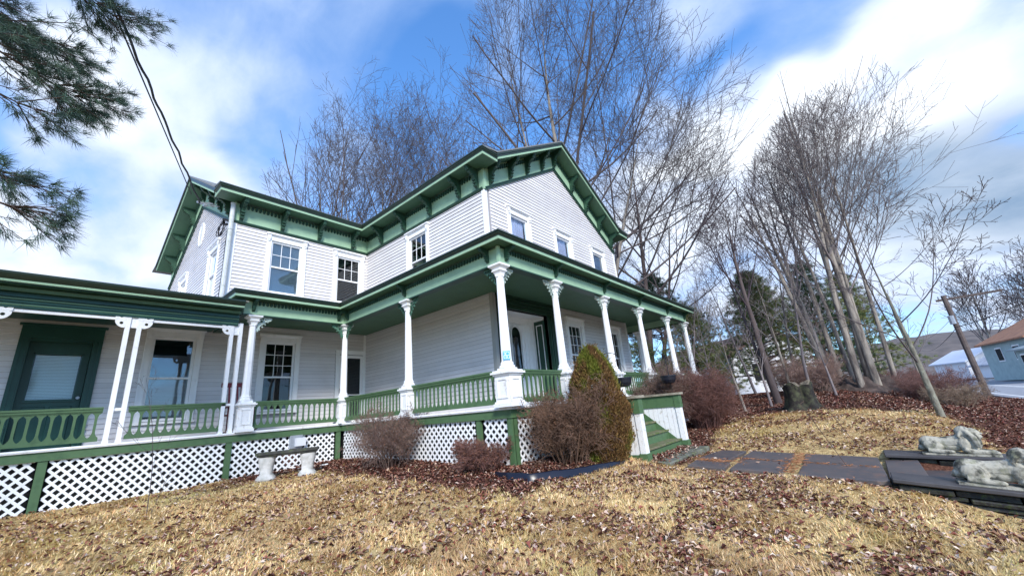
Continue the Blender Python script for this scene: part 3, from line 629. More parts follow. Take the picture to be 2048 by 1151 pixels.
def sq(prof):
    vs = []; fs = []
    for a, z in prof: vs += [(-a, -a, z), (a, -a, z), (a, a, z), (-a, a, z)]
    n = len(prof)
    for i in range(n-1):
        for k in range(4): fs.append((4*i+k, 4*i+(k+1) % 4, 4*i+4+(k+1) % 4, 4*i+4+k))
    cp.add(vs, fs+[(0, 3, 2, 1), (4*n-4, 4*n-3, 4*n-2, 4*n-1)])
sq([(.062, 2.365), (.068, 2.40), (.085, 2.43), (.105, 2.445), (.105, 2.465), (.088, 2.47), (.10, 2.50), (.135, 2.525), (.15, 2.54), (.15, 2.572)])
capital_me = cp.mesh('capital'); capital_me.materials.append(WHITE)
def ribbon(mb, pts, w, y0, y1):
    n = len(pts)
    for i in range(n-1):
        a, b = Vector(pts[i]), Vector(pts[i+1]); d = (b-a).normalized(); m = Vector((-d.y, d.x))*w/2; a2 = a-d*w*.25; b2 = b+d*w*.25
        P = [a2+m, b2+m, b2-m, a2-m]; mb.prism([(p.x, y0, p.y) for p in P], (0, y1-y0, 0))
def fret(name, m_):
    mb = MB(); L, H = .34, .34
    arc = [(.055+L*(1-math.cos(t)), -H*(1-math.sin(t))) for t in [PI/2*i/8 for i in range(9)]]
    arc = [(.045+.29*t**1.25+.015*math.sin(t*19), -.34+.31*t**.62) for t in [i/12 for i in range(13)]]
    ribbon(mb, arc, .042, -.011, .011)
    for cx_, cz_, r in ((.12, -.11, .045), (.085, -.20, .028), (.21, -.06, .03), (.30, -.06, .022), (.05, -.30, .02)):
        ribbon(mb, [(cx_+r*math.cos(t), cz_+r*math.sin(t)) for t in [2*PI*i/8 for i in range(9)]], .022, -.0135, .0135)
    ribbon(mb, [(.05, -.02), (.34, -.02)], .028, -.009, .009); ribbon(mb, [(.055, -.36), (.055, -.02)], .026, -.008, .008)
    for i in range(4): ribbon(mb, [(.08+.055*i, -.29+.065*i), (.10+.055*i, -.315+.065*i)], .024, -.010, .010)
    me = mb.mesh(name); me.materials.append(m_); return me
fret_w = fret('scroll_bracket', mat('pale_scrollwork', (.50, .60, .56), .5, (.25, .33, .3), 14)); fret_g = fret('scroll_bracket', mat('dark_scrollwork', (.045, .13, .09), .5, (.11, .22, .17), 14))
def column(x, y, dirs, big=1.0):
    c = bpy.data.objects.new('porch_column', None); put(c, house); c.location = Vector((x, y, 0))-ORG[house.name]; ORG[c.name] = Vector((x, y, 0)); c.empty_display_size = .1
    inst(pedestal_me, 'pedestal', (x, y, 0), c, scale=(big, big, 1)); inst(shaft_me, 'shaft', (x, y, 0), c, scale=(1+(big-1)*.35,)*2+(1,)); inst(capital_me, 'capital', (x, y, 0), c)
    for rz, me in dirs: inst(me, 'scroll_bracket', (x+.045*math.cos(rz), y+.045*math.sin(rz), 2.572), c, rz)
E_, W_, N_, S_ = 0, PI, PI/2, -PI/2
column(0, 0, ((E_, fret_w), (N_, fret_g)), 1.22)
for x in (1.80, 4.07, 6.33, 8.69): column(x, 0, ((E_, fret_w), (W_, fret_w)), 1.15 if x == 4.07 else 1)
column(10.60, 0, ((W_, fret_w), (N_, fret_w)), 1.05); column(10.62, 1.9, ((N_, fret_w), (S_, fret_w)))
column(0, 2.88, ((N_, fret_g), (S_, fret_g))); column(0, 5.774, ((W_, fret_g), (S_, fret_g))); column(-2.25, 5.774, ((E_, fret_w),), 1.05)
# --- railings: flat sawn balusters
bz0, bz1 = .105, .545
def bal_mesh():
    hw, n = .0635, .017; P = []
    for s in (1, -1):
        side = [(hw, bz0), (hw, bz0+.014), (hw*.70, bz0+.032), (hw*.42, bz0+.062), (n*1.25, bz0+.085), (n, bz0+.11), (n, bz1-.10), (n*1.25, bz1-.075), (hw*.45, bz1-.045), (hw*.8, bz1-.022), (hw, bz1-.008), (hw, bz1)]
        P += [(a*s, b) for a, b in (side if s > 0 else side[::-1])]
    mb = MB(); mb.prism([(a, -.011, b) for a, b in P], (0, .022, 0)); me = mb.mesh('baluster'); me.materials.append(RGREEN); return me
bal_me = bal_mesh()
def railing(fr, u0, u1, ang):
    m = MB(); m.fb(fr, u0, u1, -.035, .035, .56, .60); m.fb(fr, u0, u1, -.05, .05, .60, .632); m.fb(fr, u0, u1, -.02, .02, .54, .562)
    r = m.build('railing', RGREEN, house); MB().fb(fr, u0, u1, -.03, .03, .055, .108).build('bottom_rail', RGREEN, r)
    n = max(1, round((u1-u0)/.128))
    for i in range(n):
        p = fr.p(u0+(u1-u0)*(i+.5)/n, 0, 0); inst(bal_me, 'baluster', p, r, ang, scale=((u1-u0)/n/.128*.999, 1, 1))
railing(P3, -2.09, -.15, 0); railing(P3, -4.13, -2.62, 0); railing(P3, -7.6, -4.47, 0)
railing(PX, .18, 2.73, PI/2); railing(PX, 3.03, 5.62, PI/2)
railing(PY, .18, 1.65, 0); railing(PY, 4.25, 6.18, 0); railing(PY, 6.48, 8.54, 0); railing(PY, 8.84, 10.44, 0)
# --- paired slim white posts of the low porch
def post_bracket(s, n=24):
    # sawn bracket: a square plate above and a quarter-round ear below, each with a round hole
    mb = MB()
    def plate(cx_, cz_, x0, x1, z0, z1, r, rc=None):
        inn, outp = [], []
        for i in range(n):
            t = 2*PI*i/n; c, si = math.cos(t), math.sin(t); inn.append((cx_+r*c, cz_+r*si)); k = 9.0
            if c > 1e-6: k = min(k, (x1-cx_)/c)
            if c < -1e-6: k = min(k, (x0-cx_)/c)
            if si > 1e-6: k = min(k, (z1-cz_)/si)
            if si < -1e-6: k = min(k, (z0-cz_)/si)
            q = (cx_+k*c, cz_+k*si)
            if rc:
                d_ = math.hypot(q[0], q[1])
                while d_ > rc and k > r+.004: k -= .003; q = (cx_+k*c, cz_+k*si); d_ = math.hypot(q[0], q[1])
            outp.append(q)
        for i in range(n):
            j = (i+1) % n; P = [inn[i], outp[i], outp[j], inn[j]]; mb.prism([(s*p_[0], -.012, p_[1]) for p_ in P], (0, .024, 0))
    plate(.072, .068, 0, .155, 0, .135, .027); plate(.060, -.062, 0, .15, -.15, -.002, .027, .158)
    me = mb.mesh('post_bracket'); me.materials.append(WHITE); return me
pbr, pbl = post_bracket(1), post_bracket(-1)
for x in (-4.37, -4.20, -2.66, -2.49, -5.98, -6.15):
    p = MB().fb(P3, x-.035, x+.035, -.035, .035, .003, 2.37).build('slim_post', WHITE, house)
    MB().fb(P3, x-.042, x+.042, -.042, .042, .003, .05).build('post_base', WHITE, p)
    left = x in (-4.37, -2.66, -6.15)
    if not (x == -2.49): inst(pbl if left else pbr, 'post_bracket', (x+(-.035 if left else .035), 5.774-.025, 2.24), p)
for x in (-4.285, -2.575): MB().fb(P3, x-.05, x+.05, -.012, .012, 2.10, 2.37).build('post_bracket', WHITE, house)
MB().fb(P3, -2.625, -2.525, -.02, .02, .56, .61).build('post_spacer', WHITE, house); MB().fb(P3, -4.335, -4.235, -.02, .02, .56, .61).build('post_spacer', WHITE, house)
for a, b in ((-5.945, -4.405), (-4.165, -2.695)): MB().fb(P3, a, b, -.02, .02, 2.235, 2.285).build('spandrel_bar', WHITE, house)

# --- porch steps with panelled cheeks (front of the door bay)
steps = MB(); steps.box(1.86, 1.94, -1.30, -.06, -.30, -.18); steps = steps.build('porch_steps', RGREEN, house)
for x0, x1 in ((1.84, 2.0), (4.0, 4.16)):
    MB().box(x0-.05, x1+.05, -1.52, -.09, -.05, -.005).build('cheek_cap', mat('weathered_cap', (.25, .22, .17), .8, (.42, .38, .30), 9, col3=(.08, .08, .07)), steps)
    MB().box(x0, x1, -1.46, -.09, -.30, -.052).build('cheek_board', RGREEN, steps)
    n = 12
    for i in range(n):
        y0 = -1.36+(1.26)*i/n; MB().box(x0+.025, x1-.025, y0+.003, y0+1.26/n-.003, -1.02, -.30).build('cheek_plank', WHITEP, steps)
    MB().box(x0-.012, x1+.012, -1.48, -1.36, -.32, -.06).build('newel_block', LGREEN if False else RGREEN, steps)
    MB().box(x0+.005, x1-.005, -1.465, -1.36, -1.0, -.32).build('cheek_post', WHITEP, steps)
    MB().box(x0-.015, x1+.015, -1.49, -1.34, -1.30, -1.0).build('newel_base', RGREEN, steps)
    MB().box(x0, x1, -1.34, -.09, -1.30, -1.02).build('cheek_board', RGREEN, steps)
    xs = x0-.02 if x0 > 3 else x1
    MB().prism([(xs, -.08, -.12), (xs, -1.30, -1.16), (xs, -1.30, -.98), (xs, -.30, -.12)], (.02, 0, 0)).build('stringer', RGREEN, steps)
TRD = mat('mossy_tread', (.16, .15, .09), .9, (.09, .13, .035), 6, bump=.3, thr=(.4, .6), col3=(.22, .17, .12))
for i in range(5):
    z = -.20-.19*i; y = -.10-.25*i
    MB().box(2.0, 3.98, y-.29, y+.02, z-.035, z).build('tread', TRD, steps, bevel=.006); MB().box(2.0, 3.98, y-.255, y-.235, z-.19, z-.036).build('riser', RGREEN, steps)
# --- house number plate on the corner column shaft
def digit(mb, ch, x, z, w, h, o, t=.010):
    seg = {'2': ['a', 'b', 'g', 'e', 'd'], '6': ['a', 'f', 'g', 'e', 'c', 'd'], '3': ['a', 'b', 'g', 'c', 'd'], '8': list('abcdefg')}[ch]
    R = {'a': (x, x+w, z+h-t, z+h), 'd': (x, x+w, z, z+t), 'g': (x, x+w, z+h/2-t/2, z+h/2+t/2), 'f': (x, x+t, z+h/2, z+h), 'b': (x+w-t, x+w, z+h/2, z+h), 'e': (x, x+t, z, z+h/2), 'c': (x+w-t, x+w, z, z+h/2)}
    return [R[s] for s in seg]
ang = math.radians(-38)   # plate faces between the two porch fronts
cx, cy = -.105*math.cos(math.radians(45)), -.105*math.sin(math.radians(45))
npd = Vector((-math.sin(math.radians(45)), -math.cos(math.radians(45)), 0)); upd = Vector((npd.y*-1, npd.x, 0))
plate_fr = Fr(cx, cy, upd.x, upd.y, npd.x, npd.y)
pl = MB().fb(plate_fr, -.062, .062, -.004, .004, .78, .935).build('house_number_plate', mat('sky_blue_enamel', (.05, .36, .62), .35), house)
dm = MB()
for k, ch in enumerate('263'):
    for a, b, c_, d_ in digit(dm, ch, -.053+.037*k, .80, .030, .115, 0, .009): dm.fb(plate_fr, a, b, .004, .0065, c_, d_)
dm.build('number', mat('pale_number', (.75, .88, .92), .5), pl)

# ============================================================ TERRAIN
CP = np.array([(-14,5.8,-1.08),(-9,5.8,-1.0),(-7,5.8,-.98),(-5,5.77,-.96),(-2.47,5.77,-.92),(-.14,5.77,-.85),(0,3,-.87),(0,.5,-.92),(0,-.1,-.94),(1.9,-.2,-1.0),(1.9,-1.4,-1.09),(4.1,-1.4,-1.18),
 (1.9,-2.5,-1.21),(4.07,-2.3,-1.24),(3,-3.4,-1.28),(1.9,-4.5,-1.37),(4.07,-4.5,-1.35),(1.3,-5.6,-1.68),(3,-5.5,-1.65),(4.6,-5.6,-1.28),(1.9,-7,-2.0),(4.07,-7,-1.9),(4.7,-3.5,-1.22),(6.14,-1.38,-1.0),(8.5,-.5,-.9),(10.8,-1,-.8),(6.3,-3.3,-.95),(8.55,-3.2,-.70),
 (7.35,-5.73,-1.0),(6.2,-6.8,-1.45),(10,-4.5,-.62),(14.6,-4.8,-.34),(14,0,-.5),(18,-6.2,-.8),(20,0,-.38),(30,5,-.42),(24,-4,-.5),(24,-7.5,-1.35),(34,-7,-1.3),(30,-10,-1.6),(30,-14,-1.6),(16,-9,-1.6),(12,-8.5,-1.6),(16,-14,-1.65),(8,-9.2,-1.8),(4,-9.5,-2.0),(8,-14,-1.9),(0,-14,-2.05),(-10,-14,-2.2),(20,-22,-1.7),(0,-22,-2),
 (-5.4,-4.65,-1.50),(-3,-2.5,-1.34),(-1.2,-3.8,-1.46),(-1.5,-.6,-1.10),(-2,2,-1.07),(-5,2,-1.22),(-9,0,-1.35),(-14,-6,-1.8),(-3,-9,-1.9),(-12,12,-1.0),(10,10,-.9),(12,20,-.9),(-5,20,-1.0),(45,10,-.6),(60,-10,-1.5),(60,-40,-1.6),(60,60,-.6),(-60,60,-1.2),(-60,-60,-2),(0,-70,-2),(0,90,-1)], float)
def _phi(r): return r  # linear RBF keeps it calm between points
_A = np.sqrt(((CP[:, None, :2]-CP[None, :, :2])**2).sum(-1)+.25); _n = len(CP)
_M = np.zeros((_n+3, _n+3)); _M[:_n, :_n] = _A; _M[:_n, _n] = 1; _M[:_n, _n+1:] = CP[:, :2]; _M[_n:, :_n] = _M[:_n, _n:].T
_w = np.linalg.solve(_M, np.r_[CP[:, 2], 0, 0, 0])
def ss(x, a, b): t = np.clip((x-a)/(b-a), 0, 1); return t*t*(3-2*t)
def vnoise(x, y, seed=0):                       # cheap smooth value noise
    xi = np.floor(x).astype(np.int64); yi = np.floor(y).astype(np.int64); fx = x-xi; fy = y-yi; fx = fx*fx*(3-2*fx); fy = fy*fy*(3-2*fy)
    def h(a, b):
        n = (a*374761393+b*668265263+seed*982451653) & 0x7fffffff; n = ((n ^ (n >> 13))*1274126177) & 0x7fffffff; return ((n ^ (n >> 16)) & 0xffff)/65535.0
    return (h(xi, yi)*(1-fx)+h(xi+1, yi)*fx)*(1-fy)+(h(xi, yi+1)*(1-fx)+h(xi+1, yi+1)*fx)*fy
def fbm(x, y, seed=0, o=4):
    s = 0; a = .5
    for i in range(o): s = s+a*vnoise(x*2**i, y*2**i, seed+i); a *= .5
    return s
def terr(x, y):
    x = np.asarray(x, float); y = np.asarray(y, float); sh = x.shape; X = x.ravel(); Y = y.ravel()
    z = np.empty(len(X))
    for s in range(0, len(X), 20000):
        a = X[s:s+20000]; b = Y[s:s+20000]
        z[s:s+20000] = np.sqrt((a[:, None]-CP[:, 0])**2+(b[:, None]-CP[:, 1])**2+.25) @ _w[:_n]+_w[_n]+_w[_n+1]*a+_w[_n+2]*b
    far = ss(np.hypot(X, Y), 60, 110); z = z*(1-far)+(-1.6)*far
    road = ss(-Y, 9.0, 9.9)*(1-ss(-Y, 16, 17.5))*ss(X, 10, 14); z = z*(1-road)+(-1.66)*road
    near = 1-ss(np.hypot(X-3, Y), 25, 40)
    z = z+((fbm(X*1.3, Y*1.3, 3)-.5)*.07+(fbm(X*6, Y*6, 9, 3)-.45)*.03)*near
    inside = (X > 1.6) & (X < 4.4) & (Y < -1.4) & (Y > -4.75)
    z = z-.0; z = np.where(inside, z-.03, z)
    # the cut between the two flanking walls, where the steps go down to the street
    cutm = ss(X, 2.15, 2.3)*(1-ss(X, 3.75, 3.9))*ss(-Y, 4.8, 5.0)*(1-ss(-Y, 8.8, 9.4)); z = z-cutm*.35
    return z.reshape(sh)
def tz(x, y): return float(terr(np.array([x]), np.array([y]))[0])
def beds(X, Y):   # 1 = leaf litter and bark bed, 0 = lawn
    w = (fbm(X*1.6, Y*1.6, 21)-.5)*1.0
    b = ss(Y+w*.6, 4.65, 5.1)*ss(X, -2.9, -2.1)                                   # strip under the lattice
    b = np.maximum(b, ss(X+w*.5, -1.45, -1.0)*(1-ss(X, 2.0, 2.2))*ss(Y, -1.25, -.95))
    b = np.maximum(b, ss(X, 4.0, 4.4)*ss(Y+w*.8-(X-4.2)*.05, -1.95, -1.5))
    b = np.maximum(b, ss(X, 1.6, 2.2)*ss(Y+w*.6, -2.2, -1.7)*(1-ss(X, 5, 5.4)))
    b = np.maximum(b, ss(X+w*1.2, 7.5, 8.3)*(1-.9*ss(X, 20, 22)*ss(Y, -4, -2)))
    b = np.maximum(b, ss(-(Y+w), 5.6, 6.2)*ss(X, 4.4, 5)); b = np.maximum(b, ss(X, 1.9, 2.1)*(1-ss(X, 4.2, 4.5))*ss(-Y, 4.6, 4.75))
    return b
def axis(fine0, fine1, step, lo, hi):
    a = list(np.arange(fine0, fine1, step)); g = step; x = a[-1]
    while x < hi: g *= 1.22; x += g; a.append(x)
    g = step; x = a[0]
    while x > lo: g *= 1.22; x -= g; a.insert(0, x)
    return np.array(a)
gx, gy = axis(-9, 19, .11, -900, 900), axis(-9.5, 6.5, .11, -900, 900)
GX, GY = np.meshgrid(gx, gy, indexing='ij'); GZ = terr(GX, GY); nx_, ny_ = GX.shape
idx = np.arange(nx_*ny_).reshape(nx_, ny_)
F = np.stack([idx[:-1, :-1], idx[1:, :-1], idx[1:, 1:], idx[:-1, 1:]], -1).reshape(-1, 4)
B = beds(GX, GY)
# ground material: straw lawn / dark leaf bed, mixed by a painted mask of what grows there
gm = bpy.data.materials.new('lawn_and_litter'); gm.use_nodes = True; t = gm.node_tree; bs = t.nodes['Principled BSDF']; bs.inputs['Roughness'].default_value = .95; bs.inputs['Specular IOR Level'].default_value = .1
vc = t.nodes.new('ShaderNodeVertexColor'); vc.layer_name = 'col'; sp = t.nodes.new('ShaderNodeSeparateColor'); t.links.new(vc.outputs[0], sp.inputs[0]); ge = t.nodes.new('ShaderNodeNewGeometry')
def gn(sc, det=8, rough=.7):
    n = t.nodes.new('ShaderNodeTexNoise'); n.inputs['Scale'].default_value = sc; n.inputs['Detail'].default_value = det; n.inputs['Roughness'].default_value = rough; t.links.new(ge.outputs['Position'], n.inputs['Vector']); return n.outputs['Fac']
def ramp(f, stops):
    r = t.nodes.new('ShaderNodeValToRGB'); t.links.new(f, r.inputs[0]); e = r.color_ramp.elements
    e[0].position, e[0].color = stops[0][0], (*stops[0][1], 1); e[1].position, e[1].color = stops[-1][0], (*stops[-1][1], 1)
    for p, c in stops[1:-1]: k = e.new(p); k.color = (*c, 1)
    return r.outputs[0]
lawn = ramp(gn(9), [(.3, (.12, .07, .035)), (.45, (.38, .26, .12)), (.58, (.60, .45, .22)), (.75, (.42, .36, .15))])
lit = ramp(gn(22), [(.3, (.035, .016, .012)), (.5, (.10, .045, .03)), (.6, (.17, .08, .055)), (.75, (.28, .17, .12))])
mxg = t.nodes.new('ShaderNodeMix'); mxg.data_type = 'RGBA'; t.links.new(sp.outputs[0], mxg.inputs[0]); t.links.new(lawn, mxg.inputs[6]); t.links.new(lit, mxg.inputs[7])
t.links.new(mxg.outputs[2], bs.inputs['Base Color']); bp = t.nodes.new('ShaderNodeBump'); bp.inputs['Strength'].default_value = .6; bp.inputs['Distance'].default_value = .04; t.links.new(gn(30), bp.inputs['Height']); t.links.new(bp.outputs[0], bs.inputs['Normal'])
cols = np.zeros((GX.size, 3)); cols[:, 0] = B.ravel()
ground = np_obj('ground', np.stack([GX, GY, GZ], -1).reshape(-1, 3), F, gm, smooth=True, colors=cols); ground['kind'] = 'structure'

# street along the far right
ASPH = mat('pale_asphalt', (.30, .31, .34), .8, (.24, .25, .28), 3, bump=.1)
st = MB().box(13.5, 160, -16.3, -9.95, -1.75, -1.60).build('street', ASPH); st['kind'] = 'structure'
for y0, y1 in ((-13.2, -13.05), (-12.9, -12.75)): MB().box(14, 160, y0, y1, -1.598, -1.595).build('painted_line', mat('line_paint', (.7, .7, .68), .6), st)
MB().box(14, 160, -10.45, -10.32, -1.598, -1.595).build('painted_line', mat('line_paint2', (.75, .75, .75), .6), st)
kb = MB().box(13.5, 160, -16.6, -16.32, -1.8, -1.48).build('kerb', mat('kerb_concrete', (.45, .45, .44), .9, (.3, .3, .3), 3)); kb['kind'] = 'structure'

# ============================================================ small scattered stuff: grass, leaves
LEAFC = np.array([(.22,.095,.065),(.13,.05,.035),(.30,.16,.10),(.46,.30,.21),(.08,.03,.026),(.68,.54,.43),(.24,.075,.055),(.50,.35,.28)])
BEDC = np.array([(.20,.085,.055),(.13,.05,.035),(.26,.12,.08),(.36,.20,.14),(.08,.03,.026),(.22,.075,.055),(.15,.06,.045),(.50,.36,.29)])
GRASSC = np.array([(.72,.49,.24),(.62,.41,.19),(.90,.68,.40),(.54,.36,.16),(.50,.40,.16),(.62,.35,.17),(.80,.60,.35)])
LM = mat('fallen_leaf', (.2, .1, .06), .7, attr='col', spec=.25); GM = mat('dry_grass', (.4, .3, .1), .8, attr='col', spec=.15)
def on_path(x, y): return (x > 1.80) & (x < 4.2) & (y < -2.05) & (y > -4.62)
def blocked(x, y):
    house_ = ((x > -9) & (y > 5.7)) | ((x > -.03) & (y > -.03) & (x < 12)) | ((x > 1.8) & (x < 4.2) & (y > -1.5) & (y < 0))
    walls_ = (((x > 1.85) & (x < 2.35)) | ((x > 3.85) & (x < 4.40))) & (y < -4.6) & (y > -8)
    return house_ | walls_
def scatter(n, power, dmax=24, dmin=1.1):
    """points spread over the ground around the lawn, denser nearby"""
    uu = rng.random(n); ang = YAW+rng.uniform(-1.15, 1.15, n)
    d = dmin+(dmax-dmin)*uu**power
    return CAM[0]+d*np.sin(ang), CAM[1]+d*np.cos(ang), d
def make_grass():
    x, y, d = scatter(900000, 1.35, 17)
    b = np.maximum(beds(x, y), (x > 1.8)*(x < 4.45)*(y < -4.6)*(y > -9)); cl = fbm(x*2.2, y*2.2, 5)
    k = (~blocked(x, y)) & (~on_path(x, y)) & (rng.random(len(x)) > b*.97) & (rng.random(len(x)) < .35+1.3*(cl-.2))
    k &= (x < 13) & (y > -9) 
    x, y, d = x[k], y[k], d[k]; n = len(x); z = terr(x, y)-.004
    h = rng.uniform(.022, .060, n)*(.35+1.25*ss(fbm(x*2.6, y*2.6, 8, 4), .3, .65)); a = rng.uniform(0, 2*PI, n); lean = rng.uniform(.5, 1.6, n); w = rng.uniform(.0025, .0055, n)*(1+d*.10)
    # matted clumps lean together
    a2 = 2*PI*fbm(x*1.1, y*1.1, 31)*2; a = np.where(rng.random(n) < .55, a2+rng.normal(0, .6, n), a)
    dx, dy = np.cos(a), np.sin(a); px, py = -dy, dx
    p0 = np.stack([x-px*w, y-py*w, z], -1); p1 = np.stack([x+px*w, y+py*w, z], -1)
    p2 = np.stack([x+dx*h*np.sin(lean)*1.2, y+dy*h*np.sin(lean)*1.2, z+h*np.cos(lean)*.9+.012], -1)
    V = np.stack([p0, p1, p2], 1).reshape(-1, 3); F = np.arange(3*n).reshape(n, 3)
    tone = fbm(x*.8, y*.8, 14); ci = np.clip((rng.random(n)*.75+tone*.5)*len(GRASSC)*.85, 0, len(GRASSC)-1).astype(int)
    c = GRASSC[ci]*rng.uniform(.78, 1.28, (n, 1)); g = ss(fbm(x*1.1+9, y*1.1, 77), .48, .64)[:, None]*.35; c = c*(1-g)+np.array([.52, .48, .17])*g; bp_ = ss(fbm(x*1.5+40, y*1.5, 133, 5), .44, .62)[:, None]*.50; c = c*(1-bp_)+np.array([.36, .21, .11])*bp_
    ob = np_obj('dry_grass', V, F, GM, colors=np.repeat(c, 3, 0), kind='stuff'); tag(ob, 'matted straw-coloured winter grass covering the front lawn', 'grass')
make_grass()
def leaves_mesh(x, y, z, s, tilt, cols):
    n = len(x); a = rng.uniform(0, 2*PI, n); L = s; W = s*rng.uniform(.35, .6, n)
    ax = np.stack([np.cos(a), np.sin(a), np.zeros(n)], -1); bx = np.stack([-np.sin(a), np.cos(a), np.zeros(n)], -1)
    tx, ty = rng.normal(0, 1, n)*tilt, rng.normal(0, 1, n)*tilt; ax[:, 2] = tx; bx[:, 2] = ty; ax /= np.linalg.norm(ax, axis=1)[:, None]; bx /= np.linalg.norm(bx, axis=1)[:, None]
    C = np.stack([x, y, z], -1); up = np.array([0, 0, 1.0]); curl = rng.uniform(-.1, .45, n)[:, None]*s[:, None]
    p = [C-ax*L[:, None]*.5, C-bx*W[:, None]*.5+up*curl, C+ax*L[:, None]*.5, C+bx*W[:, None]*.5+up*curl]
    V = np.stack(p, 1).reshape(-1, 3); i = np.arange(n)*4
    F = np.concatenate([np.stack([i, i+1, i+2], -1), np.stack([i, i+2, i+3], -1)])
    return V, F, np.repeat(cols, 4, 0)
def make_leaves():
    x, y, d = scatter(360000, .95, 26); b = beds(x, y); cl = ss(fbm(x*1.7, y*1.7, 41, 5), .44, .60)
    dens = np.maximum(b*.95, .15+.62*cl*(.45+.55*ss(x-y*.3, -4.0, 2.0))); k = (rng.random(len(x)) < dens) & (~blocked(x, y)) & ~(on_path(x, y) & (rng.random(len(x)) > .012))
    k &= (y > -9.3) & (x < 22)
    x, y, d = x[k], y[k], d[k]; n = len(x); z = terr(x, y)+rng.uniform(.004, .03, n)+np.where(on_path(x, y), .05, 0)
    s = rng.uniform(.03, .085, n)*(1+np.clip(d-9, 0, 12)*.03)
    bb = beds(x, y)[:, None] > .5; ii = rng.integers(0, 8, n); c = np.where(bb, BEDC[ii], LEAFC[ii])*rng.uniform(.7, 1.25, (n, 1))
    V, F, cc = leaves_mesh(x, y, z, s, .35, c)
    ob = np_obj('fallen_leaves', V, F, LM, colors=cc, kind='stuff'); tag(ob, 'red-brown fallen leaves scattered over the beds and lawn', 'leaves')
make_leaves()
# leaves caught on the slab at the foot of the porch steps
n = 900; x = rng.uniform(2.05, 3.95, n); y = -1.35-abs(rng.normal(0, .16, n)); z = -1.155+rng.uniform(0, .06, n); V, F_, cc = leaves_mesh(x, y, z, rng.uniform(.04, .08, n), .4, LEAFC[rng.integers(0, 8, n)]); o = np_obj('drifted_leaves', V, F_, LM, colors=cc, kind='stuff'); tag(o, 'leaves drifted against the bottom porch step', 'leaves')

# ============================================================ path, step slab, flanking walls
FLAG = mat('bluestone', (.070, .064, .070), .5, (.115, .095, .09), 2.2, bump=.12, bscale=9, col3=(.17, .10, .075), scale3=7, spec=.6)
FLAG2 = mat('dark_capstone', (.042, .038, .041), .6, (.075, .068, .070), 3, bump=.12, bscale=9, spec=.6)
path = bpy.data.objects.new('path', None); COL.objects.link(path); path['kind'] = 'structure'; path.location = (3, -3.3, -1.3); ORG[path.name] = Vector((3, -3.3, -1.3))
def slab(poly, th, name, m, parent, tilt=0):
    """poly [(x,y)] lying on the slope of the ground"""
    P = [(x, y, -1.075+.062*(y+.1)-0.0+tilt*(x-3)) for x, y in poly]
    return MB().prism([(a, b, c-th) for a, b, c in P], (0, 0, th)).build(name, m, parent, bevel=.008)
slab([(2.75, -2.02), (4.02, -2.12), (4.05, -2.56), (2.62, -2.52)], .06, 'flagstone', FLAG, path, -.01)
slab([(1.92, -2.10), (2.58, -2.05), (2.5, -2.62), (1.90, -2.66)], .06, 'flagstone', FLAG, path, -.01)
slab([(3.10, -2.64), (4.12, -2.66), (4.08, -3.36), (3.02, -3.40)], .06, 'flagstone', FLAG, path, -.01)
slab([(1.92, -2.74), (3.0, -2.70), (2.94, -3.42), (1.95, -3.44)], .06, 'flagstone', FLAG, path, -.012)
slab([(3.02, -3.58), (4.12, -3.52), (4.10, -4.52), (3.05, -4.56)], .06, 'flagstone', FLAG, path, -.008)
slab([(1.90, -3.62), (2.95, -3.60), (2.98, -4.56), (1.98, -4.60), (1.90, -4.48)], .06, 'flagstone', FLAG, path, -.008)
# orange pine needles in the joints
n = 700; jx = np.concatenate([rng.uniform(1.95, 4.05, n//2), rng.normal(3.0, .05, n//4), rng.normal(2.6, .10, n-n//2-n//4)]); jy = np.concatenate([rng.normal(-3.49, .06, n//2), rng.uniform(-4.5, -2.6, n//4), rng.normal(-2.4, .18, n-n//2-n//4)])
a = rng.uniform(0, 2*PI, n); L = rng.uniform(.02, .06, n); jz = -1.075+.062*(jy+.1)+rng.uniform(.002, .012, n)
V = np.stack([np.stack([jx-np.cos(a)*L, jy-np.sin(a)*L, jz], -1), np.stack([jx+np.cos(a)*L, jy+np.sin(a)*L, jz+.004], -1), np.stack([jx+np.cos(a)*L-np.sin(a)*.004, jy+np.sin(a)*L+np.cos(a)*.004, jz+.012], -1)], 1).reshape(-1, 3)
o = np_obj('pine_needles', V, np.arange(3*n).reshape(n, 3), mat('orange_needles', (.36, .16, .07), .8, (.24, .10, .05), 20), kind='stuff'); tag(o, 'orange pine needles gathered in the joints of the path', 'pine needles')
CONC = mat('mossy_concrete', (.17, .165, .14), .9, (.08, .08, .06), 5, bump=.3, thr=(.42, .62), col3=(.20, .23, .07))
s_ = MB(); s_.box(1.85, 4.15, -1.86, -1.50, -1.32, -1.14); s_ = s_.build('concrete_step', CONC, bevel=.015); tag(s_, 'worn concrete slab at the foot of the green porch steps', 'step')
STN = [mat('wall_stone', (.035, .035, .034), .85, (.085, .085, .07), 7, bump=.9, bscale=18, rnd=.45, col3=(.06, .085, .025)), mat('dark_wall_stone', (.016, .016, .019), .75, (.05, .05, .042), 9, bump=.9, bscale=18, rnd=.45, col3=(.045, .065, .02))]
